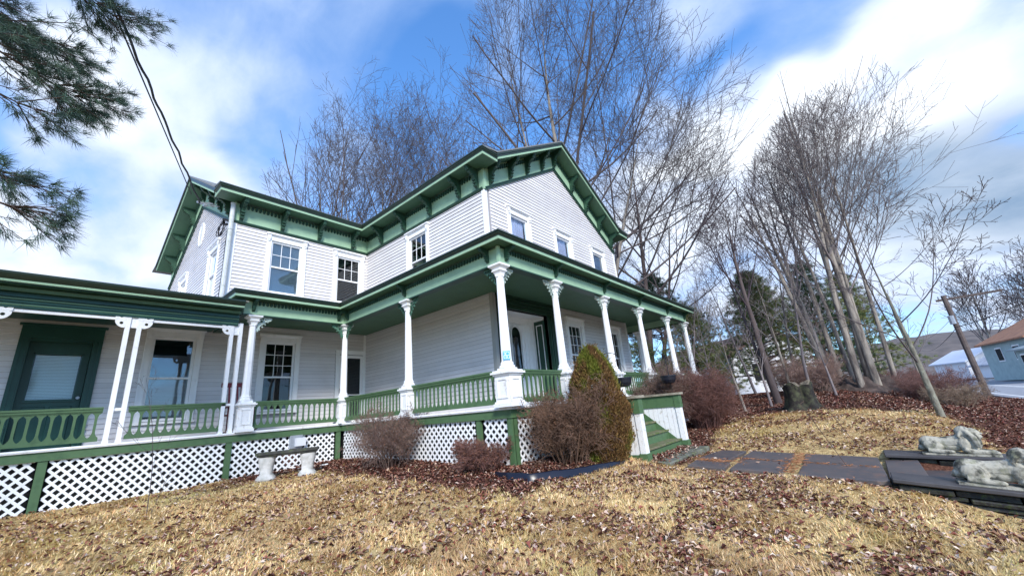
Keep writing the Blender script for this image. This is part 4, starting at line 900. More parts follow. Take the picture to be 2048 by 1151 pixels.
def stone_wall(x0, x1, lab, top, seed, sl):
    r = random.Random(seed); w = thing('stone_wall', lab, 'stone wall', ((x0+x1)/2, -6.2, -2.2), 'low stone walls flanking the path')
    y = -4.62; ends = [-6.1, -7.9]
    for ye in ends:
        zt = lambda q_: top-(-4.62-q_)*sl; P = [(x0-.06, y, zt(y)), (x0-.04, ye+.01, zt(ye+.01)), (x1+.05, ye+.01, zt(ye+.01)), (x1+.04, y, zt(y))]
        MB().prism([(a, b, c-.05) for a, b, c in P], (0, 0, .05)).build('capstone', FLAG2, w, bevel=.01); y = ye
    z = top-.06
    for row in range(8):
        h = r.choice((.055, .075, .10, .12)); y = -4.66; 
        while y > -7.85:
            L = r.uniform(.18, .70); e = r.uniform(-.035, .035); ye = max(y-L, -7.9)
            for (a, b) in ((x0+e, x0+.2), (x1-.2, x1-e)):
                q = MB(); q.hexa([(a+r.uniform(0, .02), ye+.012, z-h), (b, ye+.012, z-h), (b, y-.004, z-h), (a+r.uniform(0, .02), y-.004, z-h), (a+r.uniform(-.02, .025), ye+.012, z-r.uniform(.004, .02)), (b, ye+.012, z-.008), (b, y-.004, z-.012), (a+r.uniform(-.02, .025), y-.004, z-r.uniform(.002, .018))])
                q.v = [(vx, vy, vz-(-4.62-vy)*sl) for vx, vy, vz in q.v]; q.build('stone', r.choice(STN), w, bevel=.008)
            y = ye
        z -= h
    MB().box(x0+.2, x1-.2, -7.88, -4.7, z-.2, top-.06-3.3*sl).build('core', STN[1], w)
stone_wall(1.90, 2.32, 'low dark stone wall with capstone under the nearer lion, at the right edge', -1.30, 3, .11)
stone_wall(3.92, 4.40, 'low dark stone wall with capstone under the farther lion, beyond the path', -1.28, 5, .05)
sw_ = thing('garden_steps', 'dark stone steps going down between the two lions', 'steps', (3.1, -5, -1.6))
for i in range(5): MB().box(2.34, 3.90, -5.0-.42*i, -4.60-.42*i, -1.62-.15*i, -1.37-.14*i).build('step', FLAG, sw_, bevel=.01)

# ============================================================ lion statues
def blobs(parts, name, m, parent, vox=.014, smooth=4, origin=(0, 0, 0), rz=0):
    """ellipsoids and tapered limbs fused to one continuous carved body"""
    bm = bmesh.new()
    for p in parts:
        if p[0] == 'e':
            _, c, r, rot = p; me_ = bmesh.ops.create_uvsphere(bm, u_segments=16, v_segments=10, radius=1)['verts']
            Mx = Matrix.Translation(c) @ Matrix.Rotation(rot[1], 4, 'Y') @ Matrix.Rotation(rot[0], 4, 'Z') @ Matrix.Diagonal((*r, 1)); bmesh.ops.transform(bm, matrix=Mx, verts=me_)
        else:
            _, pts, rad = p; q = MB().tube(pts, rad, 10); vs = [bm.verts.new(v) for v in q.v]
            for f in q.f: bm.faces.new([vs[i] for i in f])
    me = bpy.data.meshes.new(name); bmesh.ops.recalc_face_normals(bm, faces=bm.faces[:]); bm.to_mesh(me); bm.free()
    o = bpy.data.objects.new(name, me); COL.objects.link(o)
    r = o.modifiers.new('r', 'REMESH'); r.mode = 'VOXEL'; r.voxel_size = vox; r.use_smooth_shade = True
    s = o.modifiers.new('s', 'SMOOTH'); s.factor = .5; s.iterations = smooth
    dg = bpy.context.evaluated_depsgraph_get(); nm = bpy.data.meshes.new_from_object(o.evaluated_get(dg)); bpy.data.objects.remove(o); nm.name = name
    nm.materials.clear(); nm.materials.append(m); nm.polygons.foreach_set('use_smooth', [True]*len(nm.polygons)); return nm
LION = mat('weathered_cast_stone', (.40, .375, .31), .85, (.05, .05, .042), 7, bump=.5, bscale=25, thr=(.47, .62), col3=(.20, .20, .13), scale3=9)
Lp = []   # lion lies along +X (front), up Z
E3 = lambda c, r, y=0, z=0: Lp.append(('e', Vector(c), r, (z, y)))
T3 = lambda pts, rad: Lp.append(('t', pts, rad))
E3((-.30, 0, .17), (.13, .115, .13)); T3([(-.32, 0, .19), (-.12, 0, .185), (.05, 0, .20), (.16, 0, .23)], [.115, .10, .115, .13]); E3((-.02, 0, .13), (.30, .10, .09))
for s in (-1, 1):
    E3((-.25, s*.10, .13), (.14, .055, .105), y=.25); T3([(-.33, s*.12, .06), (-.18, s*.135, .045), (-.05, s*.135, .04)], [.05, .042, .038]); E3((-.03, s*.137, .042), (.055, .035, .03))
    E3((.16, s*.09, .18), (.09, .06, .12)); T3([(.15, s*.10, .10), (.20, s*.10, .05), (.42, s*.095, .045), (.50, s*.095, .04)], [.06, .05, .042, .038]); E3((.52, s*.095, .042), (.06, .042, .032))
    for k in range(3): E3((.565, s*(.07+.022*k), .034), (.022, .011, .018))
    E3((-.40, s*.02, .10), (.05, .05, .05))
T3([(-.42, .02, .10), (-.44, .10, .05), (-.36, .17, .03), (-.22, .18, .03)], [.028, .022, .02, .026])
# mane: long locks flowing from the crown forward and down over the chest; the head looks ahead under it
E3((.20, 0, .37), (.115, .115, .115)); E3((.28, 0, .30), (.13, .115, .12)); E3((.29, 0, .21), (.12, .11, .17)); E3((.31, 0, .36), (.10, .09, .09)); T3([(.34, 0, .355), (.395, 0, .335)], [.07, .058]); E3((.40, 0, .30), (.035, .048, .035)); E3((.425, 0, .355), (.02, .03, .018))
for s in (-1, 1): E3((.365, s*.045, .395), (.022, .016, .014)); E3((.25, s*.085, .44), (.028, .022, .03))
for i in range(30):
    a = -1.9+3.8*(i+.5)/30; y = math.sin(a)*.115; top = .475-.05*(1-math.cos(a)); k = (i % 3)*.02
    T3([(.17+.02*math.cos(a), y*.6, top), (.235, y*1.02, top-.05), (.285+k, y*1.22, top-.14), (.315+k, y*1.20, top-.27-k)], [.022, .027, .024, .010])
for i in range(12):
    a = -1.3+2.6*(i+.5)/12; y = math.sin(a)*.12
    T3([(.16, y*.7, .45-abs(y)*.5), (.115, y*1.0, .36-abs(y)*.5), (.14, y*1.05, .25)], [.026, .022, .010])
lion_me = blobs(Lp, 'body', LION, None, vox=.0075, smooth=1)
PL = MB().box(-.42, .58, -.15, .15, -.02, .012).mesh('base_slab'); PL.materials.append(LION)
def lion(x, y, z, rz, s, lab):
    t_ = thing('lion_statue', lab, 'statue', (x, y, z), 'pair of reclining lion statues'); t_.rotation_euler[0] = -math.atan(.11 if x < 3 else .05)*-1
    for me, nm in ((lion_me, 'body'), (PL, 'base_slab')):
        o = put(bpy.data.objects.new(nm, me), t_); o.rotation_euler[2] = rz; o.scale = (s, s, s); o.location = (0, 0, .02*s)
lion(2.11, -5.58, -1.405, -PI/2, .88, 'weathered stone lion lying on the nearer wall, cut by the right edge')
lion(4.14, -5.44, -1.322, -PI/2, .84, 'weathered stone lion lying on the farther wall, beyond the path')

# ============================================================ bench
bx, by = -1.80, 4.42
bz = tz(bx, by)
bench = thing('garden_bench', 'weathered concrete garden bench with dark curved seat in front of the white lattice', 'bench', (bx, by, bz))
BT = mat('dark_bench_top', (.038, .038, .036), .85, (.08, .08, .068), 8, bump=.4, col3=(.09, .13, .04), scale3=6)
BL = mat('bench_leg_concrete', (.60, .59, .58), .8, (.36, .36, .34), 7, bump=.3)
th = math.radians(-28)
def rot2(x, y): return (bx+x*math.cos(th)-y*math.sin(th), by+x*math.sin(th)+y*math.cos(th))
n = 12; top = []
for i in range(n+1): u = -.55+1.1*i/n; top.append((u, -.17-.06*(1-(u/.55)**2)))
for i in range(n+1): u = .55-1.1*i/n; top.append((u, .17-.06*(1-(u/.55)**2)))
m = MB(); m.prism([(*rot2(a, b), bz+.455) for a, b in top], (0, 0, .055)); m.prism([(*rot2(a*.96, b*.9), bz+.425) for a, b in top], (0, 0, .031)); m.build('seat', BT, bench, bevel=.01)
for s in (-1, 1):
    m = MB(); prof = [(.22, .20, 0), (.22, .20, .04), (.19, .165, .07), (.155, .125, .10), (.17, .14, .19), (.20, .165, .28), (.21, .175, .345)]
    vs = []; fs = []
    for hy, hx, z in prof:
        for k in range(10):
            t0 = 2*PI*k/10; X = s*.36+hx*.85*math.copysign(abs(math.cos(t0))**.5, math.cos(t0)); Y = hy*.8*math.copysign(abs(math.sin(t0))**.5, math.sin(t0)); vs.append((*rot2(X, Y), bz+z*1.24-.01))
    for i in range(len(prof)-1):
        for k in range(10): fs.append((i*10+k, i*10+(k+1) % 10, i*10+10+(k+1) % 10, i*10+10+k))
    fs.append(tuple(range(10))[::-1]); m.add(vs, fs); m.build('leg', BL, bench, smooth=True)
wp = MB().tube([(-1.35, 5.55, -.83), (-1.2, 5.35, -.88), (-1.0, 5.25, -.86), (-.85, 5.1, -.88), (-.7, 5.0, -.86)], .018, 6).build('white_hose', mat('white_plastic', (.8, .82, .86), .4)); tag(wp, 'short crooked white hose on the leaves behind the bench', 'hose')

# ============================================================ rocking chair on the porch
ch = thing('rocking_chair', 'maroon wooden porch chair behind the railing by the dining window', 'chair', (-2.1, 6.5, 0))
def bar(n_, a, b, r=.018): MB().tube([a, b], r, 6).build(n_, RED, ch)
cxx, cyy = -2.15, 6.5
for sx in (-.26, .26):
    bar('leg', (cxx+sx, cyy-.26, .03), (cxx+sx, cyy-.24, .56), .024); bar('leg', (cxx+sx, cyy+.22, .03), (cxx+sx, cyy+.26, .45), .024); bar('back_post', (cxx+sx*.9, cyy+.22, .40), (cxx+sx*.9, cyy+.40, 1.12), .024)
    MB().box(cxx+sx-.045, cxx+sx+.045, cyy-.32, cyy+.28, .56, .59).build('armrest', RED, ch)
    MB().tube([(cxx+sx, cyy-.48, .06), (cxx+sx, cyy-.2, .02), (cxx+sx, cyy+.2, .02), (cxx+sx, cyy+.5, .09)], .022, 6).build('rocker', RED, ch)
for i in range(6): MB().box(cxx-.27, cxx+.27, cyy-.27+.085*i, cyy-.20+.085*i, .385, .41).build('seat_slat', RED, ch)
for i in range(6): MB().tube([(cxx-.21+.084*i, cyy+.24, .42), (cxx-.21+.084*i, cyy+.40, 1.10)], .022, 4).build('back_slat', RED, ch)
MB().box(cxx-.29, cxx+.29, cyy+.37, cyy+.42, 1.06, 1.16).build('top_rail', RED, ch)

# ============================================================ planters on hooks, edging, stump
PLM = mat('black_plastic', (.012, .013, .022), .35)
def planter(x, y, z, lab, hx, hy, hz):
    t_ = thing('hanging_planter', lab, 'planter', (x, y, z), 'black planters on shepherd hooks')
    MB().loft(x, y, [(.08, -.10), (.155, -.06), (.19, .02), (.20, .06), (.215, .065), (.215, .09), (.19, .09), (.185, .05), (.05, .045)], 18, 0).build('bowl', PLM, t_, smooth=False) if False else None
    b = MB().loft(x, y, [(.08, z-.12), (.14, z-.10), (.18, z-.03), (.19, z+.05), (.205, z+.055), (.205, z+.085), (.185, z+.085), (.175, z+.04), (.02, z+.035)], 18, 0).build('bowl', PLM, t_)
    for k in range(3): a = 2*PI*k/3+.4; MB().tube([(x+.19*math.cos(a), y+.19*math.sin(a), z+.07), (x, y, z+.42)], .003, 4).build('chain', PLM, t_)
    gz = tz(hx, hy); top = z+.62; pts = [(hx, hy, max(gz, -1.2)-.05), (hx, hy, top-.12)]
    cx_, cy_ = (hx+x)/2, (hy+y)/2
    for i in range(1, 9): a = PI-PI*i/8; pts.append((cx_+(x-cx_)*-math.cos(a)*-1*-1 if False else cx_-(cx_-hx)*(-math.cos(a))*-1 if False else cx_+(x-cx_)*math.cos(a)*1.0, cy_+(y-cy_)*math.cos(a), top-.12+.15*math.sin(a)))
    pts.append((x, y, z+.40)); MB().tube(pts, .009, 6).build('shepherd_hook', PLM, t_)
planter(3.18, -.62, .33, 'black bowl planter hanging by the arborvitae, left of the porch steps', 2.80, -.30, .8)
planter(5.35, -.86, .36, 'black bowl planter hanging right of the porch steps, before a brown bush', 5.60, -.80, .8)
ed = [(-.62, -.12), (-.70, -.45), (-.62, -.80), (-.1, -1.10), (.4, -1.27), (1.0, -1.32), (1.6, -1.25)]
ed2 = []
for i in range(len(ed)-1):
    for k in range(5): ed2.append((ed[i][0]+(ed[i+1][0]-ed[i][0])*k/5, ed[i][1]+(ed[i+1][1]-ed[i][1])*k/5))
m = MB(); vs = []; fs = []
for i, (x, y) in enumerate(ed2):
    z = tz(x, y); hh = .105*math.sin(PI*min(1, (i+2)/(len(ed2)+1)))**.5; vs += [(x, y, z-.05), (x, y, z+hh), (x+.02, y+.02, z+hh+.012), (x+.03, y+.03, z-.05)]
for i in range(len(ed2)-1):
    for k in range(3): fs.append((4*i+k, 4*i+4+k, 4*i+5+k, 4*i+1+k))
m.add(vs, fs); e_ = m.build('lawn_edging', mat('blue_black_edging', (.010, .012, .024), .3), smooth=True); tag(e_, 'curved black plastic edging round the corner bed', 'edging')
stp = thing('tree_stump', 'old hollow blackened tree stump on the leafy rise', 'stump', (8.35, -3.25, -.72))
SB = mat('stump_bark', (.022, .018, .016), .95, (.075, .08, .045), 6, bump=.9, bscale=16, thr=(.45, .65)); SI = mat('stump_cut', (.22, .18, .13), .9, (.10, .08, .06), 10, bump=.4)
V = []; Fs = []; n = 40; rings = [(.52, -.10), (.44, .0), (.37, .12), (.34, .3), (.33, .45), (.345, .60), (.30, .61), (.10, .55)]
for ri, (r, z) in enumerate(rings):
    for k in range(n):
        a = 2*PI*k/n; rr = r*(1+.09*math.sin(5*a+1)*(1.4-z*1.2)+.04*math.sin(13*a+ri)); zz = z+(.05*math.sin(3*a)+.03*math.sin(7*a) if z > .5 else 0)
        notch = math.exp(-((a-(PI+.5))/.28)**2); rr *= 1-.55*notch*(1 if z > .05 else .4)
        V.append((8.35+rr*math.cos(a), -3.25+rr*math.sin(a), -.72+zz*1.08))
for i in range(len(rings)-1):
    for k in range(n): Fs.append((i*n+k, i*n+(k+1) % n, (i+1)*n+(k+1) % n, (i+1)*n+k))
MB().add(V[:6*n], Fs[:5*n]).build('bark', SB, stp, smooth=True)
mt = MB(); mt.add(V[5*n:], [tuple(j-5*n for j in f) for f in Fs[5*n:]]+[tuple(range(2*n, 3*n))]); mt.build('cut_top', SI, stp)

# ============================================================ TREES AND SHRUBS
def seg_mesh(P0, P1, R0, R1, sides):
    P0, P1 = np.asarray(P0), np.asarray(P1); R0, R1 = np.asarray(R0), np.asarray(R1); n = len(P0)
    d = P1-P0; L = np.linalg.norm(d, axis=1)[:, None]; d = d/np.maximum(L, 1e-9)
    ref = np.where(np.abs(d[:, 2:3]) > .9, np.array([[1., 0, 0]]), np.array([[0, 0, 1.]])); a = np.cross(d, ref); a /= np.linalg.norm(a, axis=1)[:, None]; b = np.cross(d, a)
    th = np.arange(sides)*2*PI/sides; c, s = np.cos(th)[None, :, None], np.sin(th)[None, :, None]
    ring = a[:, None, :]*c+b[:, None, :]*s
    V = np.concatenate([P0[:, None, :]+ring*R0[:, None, None], (P1+d*np.minimum(R1[:, None]*.3, L*.2))[:, None, :]+ring*R1[:, None, None]], 1).reshape(-1, 3)
    base = (np.arange(n)*2*sides)[:, None, None]; k = np.arange(sides); k2 = (k+1) % sides
    F = (base+np.stack([k, k2, k2+sides, k+sides], -1)[None]).reshape(-1, 4); return V, F
def unit(v): l = math.sqrt(v[0]*v[0]+v[1]*v[1]+v[2]*v[2]) or 1; return (v[0]/l, v[1]/l, v[2]/l)
def rot_off(d, ang, az):
    # direction at angle ang from d, azimuth az
    ax = (d[1], -d[0], 0) if abs(d[2]) < .95 else (1, 0, 0); ax = unit(ax); b = (d[1]*ax[2]-d[2]*ax[1], d[2]*ax[0]-d[0]*ax[2], d[0]*ax[1]-d[1]*ax[0])
    s, c = math.sin(ang), math.cos(ang); ca, sa = math.cos(az), math.sin(az)
    return unit((d[0]*c+s*(ax[0]*ca+b[0]*sa), d[1]*c+s*(ax[1]*ca+b[1]*sa), d[2]*c+s*(ax[2]*ca+b[2]*sa)))
def grow(segs, r, p, d, L, rad, lvl, P):
    """one limb with its side limbs; segs get (p0,p1,r0,r1,level)"""
    env = P.get('env'); mx = P['levels']; ns = P['ns'][min(lvl, len(P['ns'])-1)]; step = L/ns; j = P['jit']; up = P['up'][min(lvl, len(P['up'])-1)]
    az = r.uniform(0, 6.28); rend = max(rad*(P.get('taper', .35) if lvl else .07), P['rmin']); start = P['start'][min(lvl, len(P['start'])-1)]; nc = P['nc'][min(lvl, len(P['nc'])-1)]
    spots = sorted(start+(1-start)*(k+r.random()*.8)/nc for k in range(nc)) if lvl < mx else []; si = 0
    for i in range(ns):
        t1 = (i+1)/ns; jj = j*(.5 if lvl == 0 else 1+.3*lvl)
        d = unit((d[0]+r.gauss(0, jj), d[1]+r.gauss(0, jj), d[2]+r.gauss(0, jj)*.8+up)); q = (p[0]+d[0]*step, p[1]+d[1]*step, p[2]+d[2]*step)
        ra, rb = rad+(rend-rad)*(i/ns), rad+(rend-rad)*t1
        segs.append((p, q, ra, rb, lvl))
        if env and lvl > 0 and i > 0:
            ex_ = ((q[0]-env[0])/env[3])**2+((q[1]-env[1])/env[4])**2+((q[2]-env[2])/env[5])**2
            if ex_ > 1 and (q[2] > env[2]-env[5]*.3 or ex_ > 2.2): return
        while si < len(spots) and spots[si] <= t1:
            t = spots[si]; si += 1; az += 2.4+r.uniform(-.5, .5); ang = math.radians(r.uniform(*P['ang'][min(lvl, len(P['ang'])-1)]))
            f = (t*ns-i); pp = (p[0]+(q[0]-p[0])*f, p[1]+(q[1]-p[1])*f, p[2]+(q[2]-p[2])*f)
            cl = L*P['len'][min(lvl, len(P['len'])-1)]*(1.15-.75*(t-start)/(1-start+1e-6) if lvl == 0 else 1.1-.5*t)*r.uniform(.75, 1.2)
            grow(segs, r, pp, rot_off(d, ang, az), cl, max((ra)*P['rr'], P['rmin']), lvl+1, P)
        p = q
def segs_obj(name, segs, m, parent, rthick=.03, kind=None):
    if not segs: return None
    P0 = np.array([s[0] for s in segs]); P1 = np.array([s[1] for s in segs]); R0 = np.array([s[2] for s in segs]); R1 = np.array([s[3] for s in segs])
    big = R0 > rthick; Vs = []; Fs = []; off = 0
    for msk, sd in ((big, 7), (~big, 3)):
        if msk.any(): V, F = seg_mesh(P0[msk], P1[msk], R0[msk], R1[msk], sd); Vs.append(V); Fs.append(F+off); off += len(V)
    return np_obj(name, np.concatenate(Vs), np.concatenate(Fs), m, parent, smooth=True, kind=kind)
BARKG = mat('grey_bark', (.32, .28, .24), .9, (.12, .10, .09), 7, bump=.9, bscale=22, stretch=(1, 1, .22), thr=(.42, .62)); BARKD = mat('dark_bark', (.075, .055, .055), .9, (.13, .10, .095), 5, bump=.5, bscale=20, stretch=(1, 1, .3))
TWIG = mat('grey_brown_twigs', (.12, .10, .10), .9, (.08, .06, .068), 1.2); TWIGL = mat('light_grey_twigs', (.23, .195, .19), .9, (.14, .115, .12), 1.2); TWIGP = mat('pale_twigs', (.26, .22, .215), .9, (.16, .13, .14), 1.2); TWIGD = mat('dark_twigs', (.07, .05, .06), .9)
def tree(label, x, y, stems, P, trunk_m, twig_m, seed, group=None, cat='tree', z=None, name='bare_tree', extra=None):
    r = random.Random(seed); z = tz(x, y) if z is None else z
    t_ = thing(name, label, cat, (x, y, z), group); segs = []
    for (dx, dy, d, L, rad) in stems: grow(segs, r, (x+dx, y+dy, z-.1), unit(d), L, rad, 0, P); (segs.append(((x, y, z-.3), (x+dx, y+dy, z-.06), .16, rad*1.1, 0)) if abs(dx)+abs(dy) > .25 else None)
    segs_obj('trunk', [s for s in segs if s[4] <= P.get('tl', 0)], trunk_m, t_); segs_obj('crown', [s for s in segs if s[4] > P.get('tl', 0)], twig_m, t_)
    return t_, segs
BIG = dict(levels=4, ns=(16, 12, 8, 5, 3), jit=.032, up=(.01, .045, .03, .02, .01), start=(.30, .25, .2, .15, .15), nc=(18, 10, 6, 6), ang=((34, 64), (26, 46), (24, 42), (24, 44), (25, 50)),
           len=(.66, .56, .50, .46, .5), rr=.50, rmin=.0062, taper=.2)
BIGL = {**BIG, 'nc': (15, 8, 6, 5), 'jit': .03, 'rmin': .0070, 'ang': ((22, 42), (25, 45), (25, 50), (25, 50), (25, 55)), 'rr': .6}
MULTI = dict(levels=4, ns=(16, 9, 7, 4, 3), jit=.032, up=(.012, .035, .025, .02), start=(.34, .2, .15, .15), nc=(17, 8, 6, 4), ang=((20, 42), (22, 40), (24, 44), (25, 50)), len=(.50, .50, .48, .5), rr=.40, rmin=.0052, taper=.2)
SAP = dict(levels=3, ns=(14, 7, 5, 3), jit=.05, up=(.02, .07, .05), start=(.30, .2, .2), nc=(13, 6, 4), ang=((25, 50), (25, 50), (25, 55)), len=(.32, .45, .5), rr=.5, rmin=.0055, taper=.22)

# tall trees behind the roof
tree('tallest bare tree, rising behind the main ridge to the top of the sky', 11.6, 4.9, [(0, 0, (0, 0, 1), 22.5, .27), (.15, .1, (-.16, .06, 1), 19, .17), (-.12, -.1, (.22, -.2, 1), 17, .17)], {**BIG, 'env': (*at(1135, 175, 19.5), 6.0, 6.0, 9.2)}, BARKG, TWIG, 11)
tree('dark-trunked bare tree spreading right behind the far gable eave', 15.5, 3.6, [(0, 0, (.0, -.04, 1), 14, .20), (.1, 0, (.25, -.25, 1), 12, .14)], {**BIG, 'ang': ((35, 65), (30, 50), (25, 50), (25, 50), (25, 55)), 'nc': (16, 9, 6, 5), 'env': (*at(1300, 370, 22), 4.2, 4.2, 5.6)}, BARKD, TWIG, 23)
Lg = 'bare trees behind the left wing'
tree('bare tree fanning up behind the left wing, leftmost of the trees behind the roof', 6.2, 20.6, [(0, 0, (-.02, .0, 1), 18, .22), (.15, 0, (.12, .0, 1), 18, .2), (-.15, 0, (-.12, .1, 1), 16.5, .17)], {**BIGL, 'env': (*at(785, 325, 27), 5.6, 5.6, 8.6)}, BARKG, TWIG, 31, Lg)
tree('bare tree behind the valley where wing and main roof meet', 9.4, 19.0, [(0, 0, (-.02, 0, 1), 19.5, .21), (-.15, 0, (-.13, .0, 1), 18, .17)], {**BIGL, 'env': (*at(880, 300, 28), 5.5, 5.5, 9)}, BARKG, TWIG, 37, Lg)
tree('slender bare tree behind the middle of the main roof', 12.2, 15.0, [(0, 0, (-.05, 0, 1), 19, .18), (.15, 0, (.10, 0, 1), 17, .14)], BIGL, BARKG, TWIG, 41, Lg)

# the clump of stems on the rise at the right
r_ = random.Random(5); stems = []
for i in range(12):
    a = 2*PI*i/12; rr = r_.uniform(.2, 1.3); stems.append((rr*math.cos(a)*1.0, rr*math.sin(a)*.9, (.08*math.cos(a)+r_.gauss(0, .03), .09*math.sin(a)+r_.gauss(0, .03), 1), r_.uniform(9.8, 12.8), r_.uniform(.075, .14)))
cl_, _ = tree('broad clump of many grey stems rising from one base on the right rise', 14.6, -4.6, stems, {**MULTI, 'nc': (14, 7, 5, 3), 'env': (*at(1760, 440, 20), 4.5, 4.5, 5.8)}, BARKG, TWIGL, 51)
V = []; n = 44; rings = [(1.95, -.12), (1.65, .02), (1.30, .14), (1.0, .30), (.75, .24), (.1, .2)]
zc_ = tz(14.6, -4.6)
for ri, (r, z) in enumerate(rings):
    for k_ in range(n):
        a = 2*PI*k_/n; rr = r*(1+.14*math.sin(6*a+.6*ri)+.07*math.sin(13*a+1.3*ri)); V.append((14.6+rr*math.cos(a), -4.6+rr*math.sin(a)*.95, tz(14.6+rr*math.cos(a), -4.6+rr*math.sin(a)*.95)+(z*(1+.5*math.sin(9*a+ri)) if ri > 0 else -.15)))
MB().add(V, [(i*n+k_, i*n+(k_+1) % n, (i+1)*n+(k_+1) % n, (i+1)*n+k_) for i in range(5) for k_ in range(n)]+[tuple(range(5*n, 6*n))]).build('root_base', mat('rotten_base', (.05, .035, .03), .95, (.14, .10, .085), 5, bump=.8, bscale=12), cl_, smooth=True)
tree('dark-barked slim tree with a forked top, left of the grey clump', 11.0, -2.35, [(0, 0, (-.04, .02, 1), 7.2, .13), (.02, .02, (.0, .10, 1), 6.4, .08)], {**MULTI, 'env': (*at(1495, 460, 17), 2.0, 2.0, 3.6), 'start': (.45, .2, .15, .15), 'nc': (12, 8, 5, 3), 'ang': ((20, 40), (25, 45), (25, 50), (25, 55))}, BARKD, TWIGD, 57)
tree('near pale-trunked young tree with wide low limbs, between the clump and the street', 7.35, -5.75, [(0, 0, (-.02, .06, 1), 4.3, .07)], {**MULTI, 'ns': (12, 10, 7, 4, 3), 'start': (.24, .3, .2, .15), 'nc': (11, 6, 5, 3), 'ang': ((38, 72), (25, 45), (25, 50), (25, 55)), 'len': (.78, .45, .48, .5), 'up': (.01, .055, .03, .02), 'rmin': .005}, mat('smooth_grey_trunk', (.24, .225, .18), .85, (.11, .10, .08), 11, bump=.6, stretch=(1, 1, .5), col3=(.30, .31, .24), scale3=14), TWIG, 67)
k = 0
sg = 'saplings at the edge of the wood'
sap_spots = [(9.6, -1.6, 5.2, 'pale sapling rising just behind the stump'), (9.9, -2.3, 4.8, 'thin leaning sapling between stump and dark slim tree'), (10.4, -.6, 5.0, 'thin sapling left of the stump, right of the brown shrub'), (11.6, .2, 7.5, 'tall thin sapling behind the brown shrub'),
             (9.0, -.2, 4.2, 'short pale sapling above the brown shrub'), (12.6, -3.2, 8.0, 'grey sapling leaning left, between dark tree and clump'), (12.9, -2.6, 7.5, 'grey sapling closest to the left side of the clump'), (11.9, -3.9, 4.5, 'short crooked sapling in front of the clump'),
             (16.5, -.8, 9.5, 'tall slender sapling in front of the pine'), (17.5, -2.4, 10.5, 'tallest slender sapling behind the clump'), (15.2, 1.4, 9.0, 'tall sapling to the right of the porch eave'), (14.0, 2.4, 8.5, 'sapling standing just beyond the porch corner'), (13.2, -6.1, 5.0, 'short sapling right of the clump')]
for i, (x, y, L, lab) in enumerate(sap_spots):
    tree(lab, x, y, [(0, 0, (-.05+.1*math.sin(i*2.1), .06+.07*math.cos(i*1.7), 1), L*.72, .022+.0045*L)], {**SAP, 'nc': (10, 5, 3), 'rmin': .0045}, TWIGP if i % 3 else BARKG, TWIGP if i % 2 else TWIGL, 100+i, sg, name='sapling')
tw = [(-3.95, 3.9, 1.75, 'wispy bare seedling on the lawn before the left lattice')]
for i, (x, y, L, lab) in enumerate(tw):
    tree(lab, x, y, [(0, 0, (.0, -.05, 1), L+.4, .008), (.03, 0, (.25, -.1, 1), L*.5, .005)], {**SAP, 'nc': (6, 3, 2), 'rmin': .0018}, TWIG, TWIG, 140+i, name='seedling')
# far woods on the skyline
FARL = ['distant bare tree seen under the far end of the porch roof', 'distant bare tree behind the green pine, left of the dark slim tree', 'distant bare tree straight behind the olive pine', 'distant bare tree between the dark evergreen and the grey clump', 'distant bare tree farther off behind the olive pine', 'distant bare tree close beside the far gable eave', 'distant bare tree just right of the grey clump, low on the skyline', 'distant bare tree rising over the main roof, right of its ridge', 'distant bare tree low between the far eave and the hemlock', 'farthest bare tree, behind the foot of the grey clump']
far = [(26, 12), (30, 4), (28, -1), (33, -3.5), (36, 1), (24, 7), (38, -6), (22, 18), (30, 20), (44, -2)]
for i, (x, y) in enumerate(far):
    tree(FARL[i], x, y, [(0, 0, (0, 0, 1), 7.5+2*math.sin(i*3.1), .14), (.05, .05, (.15, .1, 1), 7, .10)], {**MULTI, 'levels': 3, 'rmin': .009, 'nc': (15, 8, 6)}, BARKG, TWIGL, 200+i, 'distant bare trees')
STL = ['bare tree directly behind the rust roof of the teal house', 'bare tree behind the right slope of the rust roof', 'bare tree just left of the teal house, behind the utility pole', 'farther bare tree behind the teal house and pole', 'bare tree at the extreme right edge behind the teal house']
fr_ = [(62, -22), (70, -27), (66, -17), (80, -24), (74, -33)]
for i, (x, y) in enumerate(fr_): tree(STL[i], x, y, [(0, 0, (0, 0, 1), 12, .2), (.05, .05, (.15, .1, 1), 10, .14)], {**MULTI, 'levels': 3, 'rmin': .02, 'nc': (13, 7, 5)}, BARKG, TWIG, 230+i, 'bare trees beyond the street')

# ---- needles
NEED = mat('pine_needles_green', (.06, .11, .05), .6, attr='col', spec=.3)
def tufts(name, C, Dr, nL, wid, cnt, m, parent, cols, spread=.9, seed=1):
    g = np.random.default_rng(seed); C = np.asarray(C); n = len(C); k = cnt
    Dr = np.asarray(Dr); Dr = Dr/np.linalg.norm(Dr, axis=1)[:, None]
    d = Dr[:, None, :]+g.normal(0, spread, (n, k, 3))*.75; d /= np.linalg.norm(d, axis=2)[..., None]
    L = nL*g.uniform(.65, 1.15, (n, k, 1)); s = np.cross(d, g.normal(0, 1, (n, k, 3))); s /= np.linalg.norm(s, axis=2)[..., None]
    b = C[:, None, :]+g.normal(0, nL*.12, (n, k, 3)); tip = b+d*L; tip[..., 2] -= .10*L[..., 0]
    V = np.stack([b-s*wid, b+s*wid, tip], 2).reshape(-1, 3); F = np.arange(len(V)).reshape(-1, 3)
    cc = cols[g.integers(0, len(cols), n)][:, None, :]*g.uniform(.7, 1.3, (n, k, 1)); cc = np.repeat(cc.reshape(-1, 3), 3, 0)
    return np_obj(name, V, F, m, parent, colors=cc)
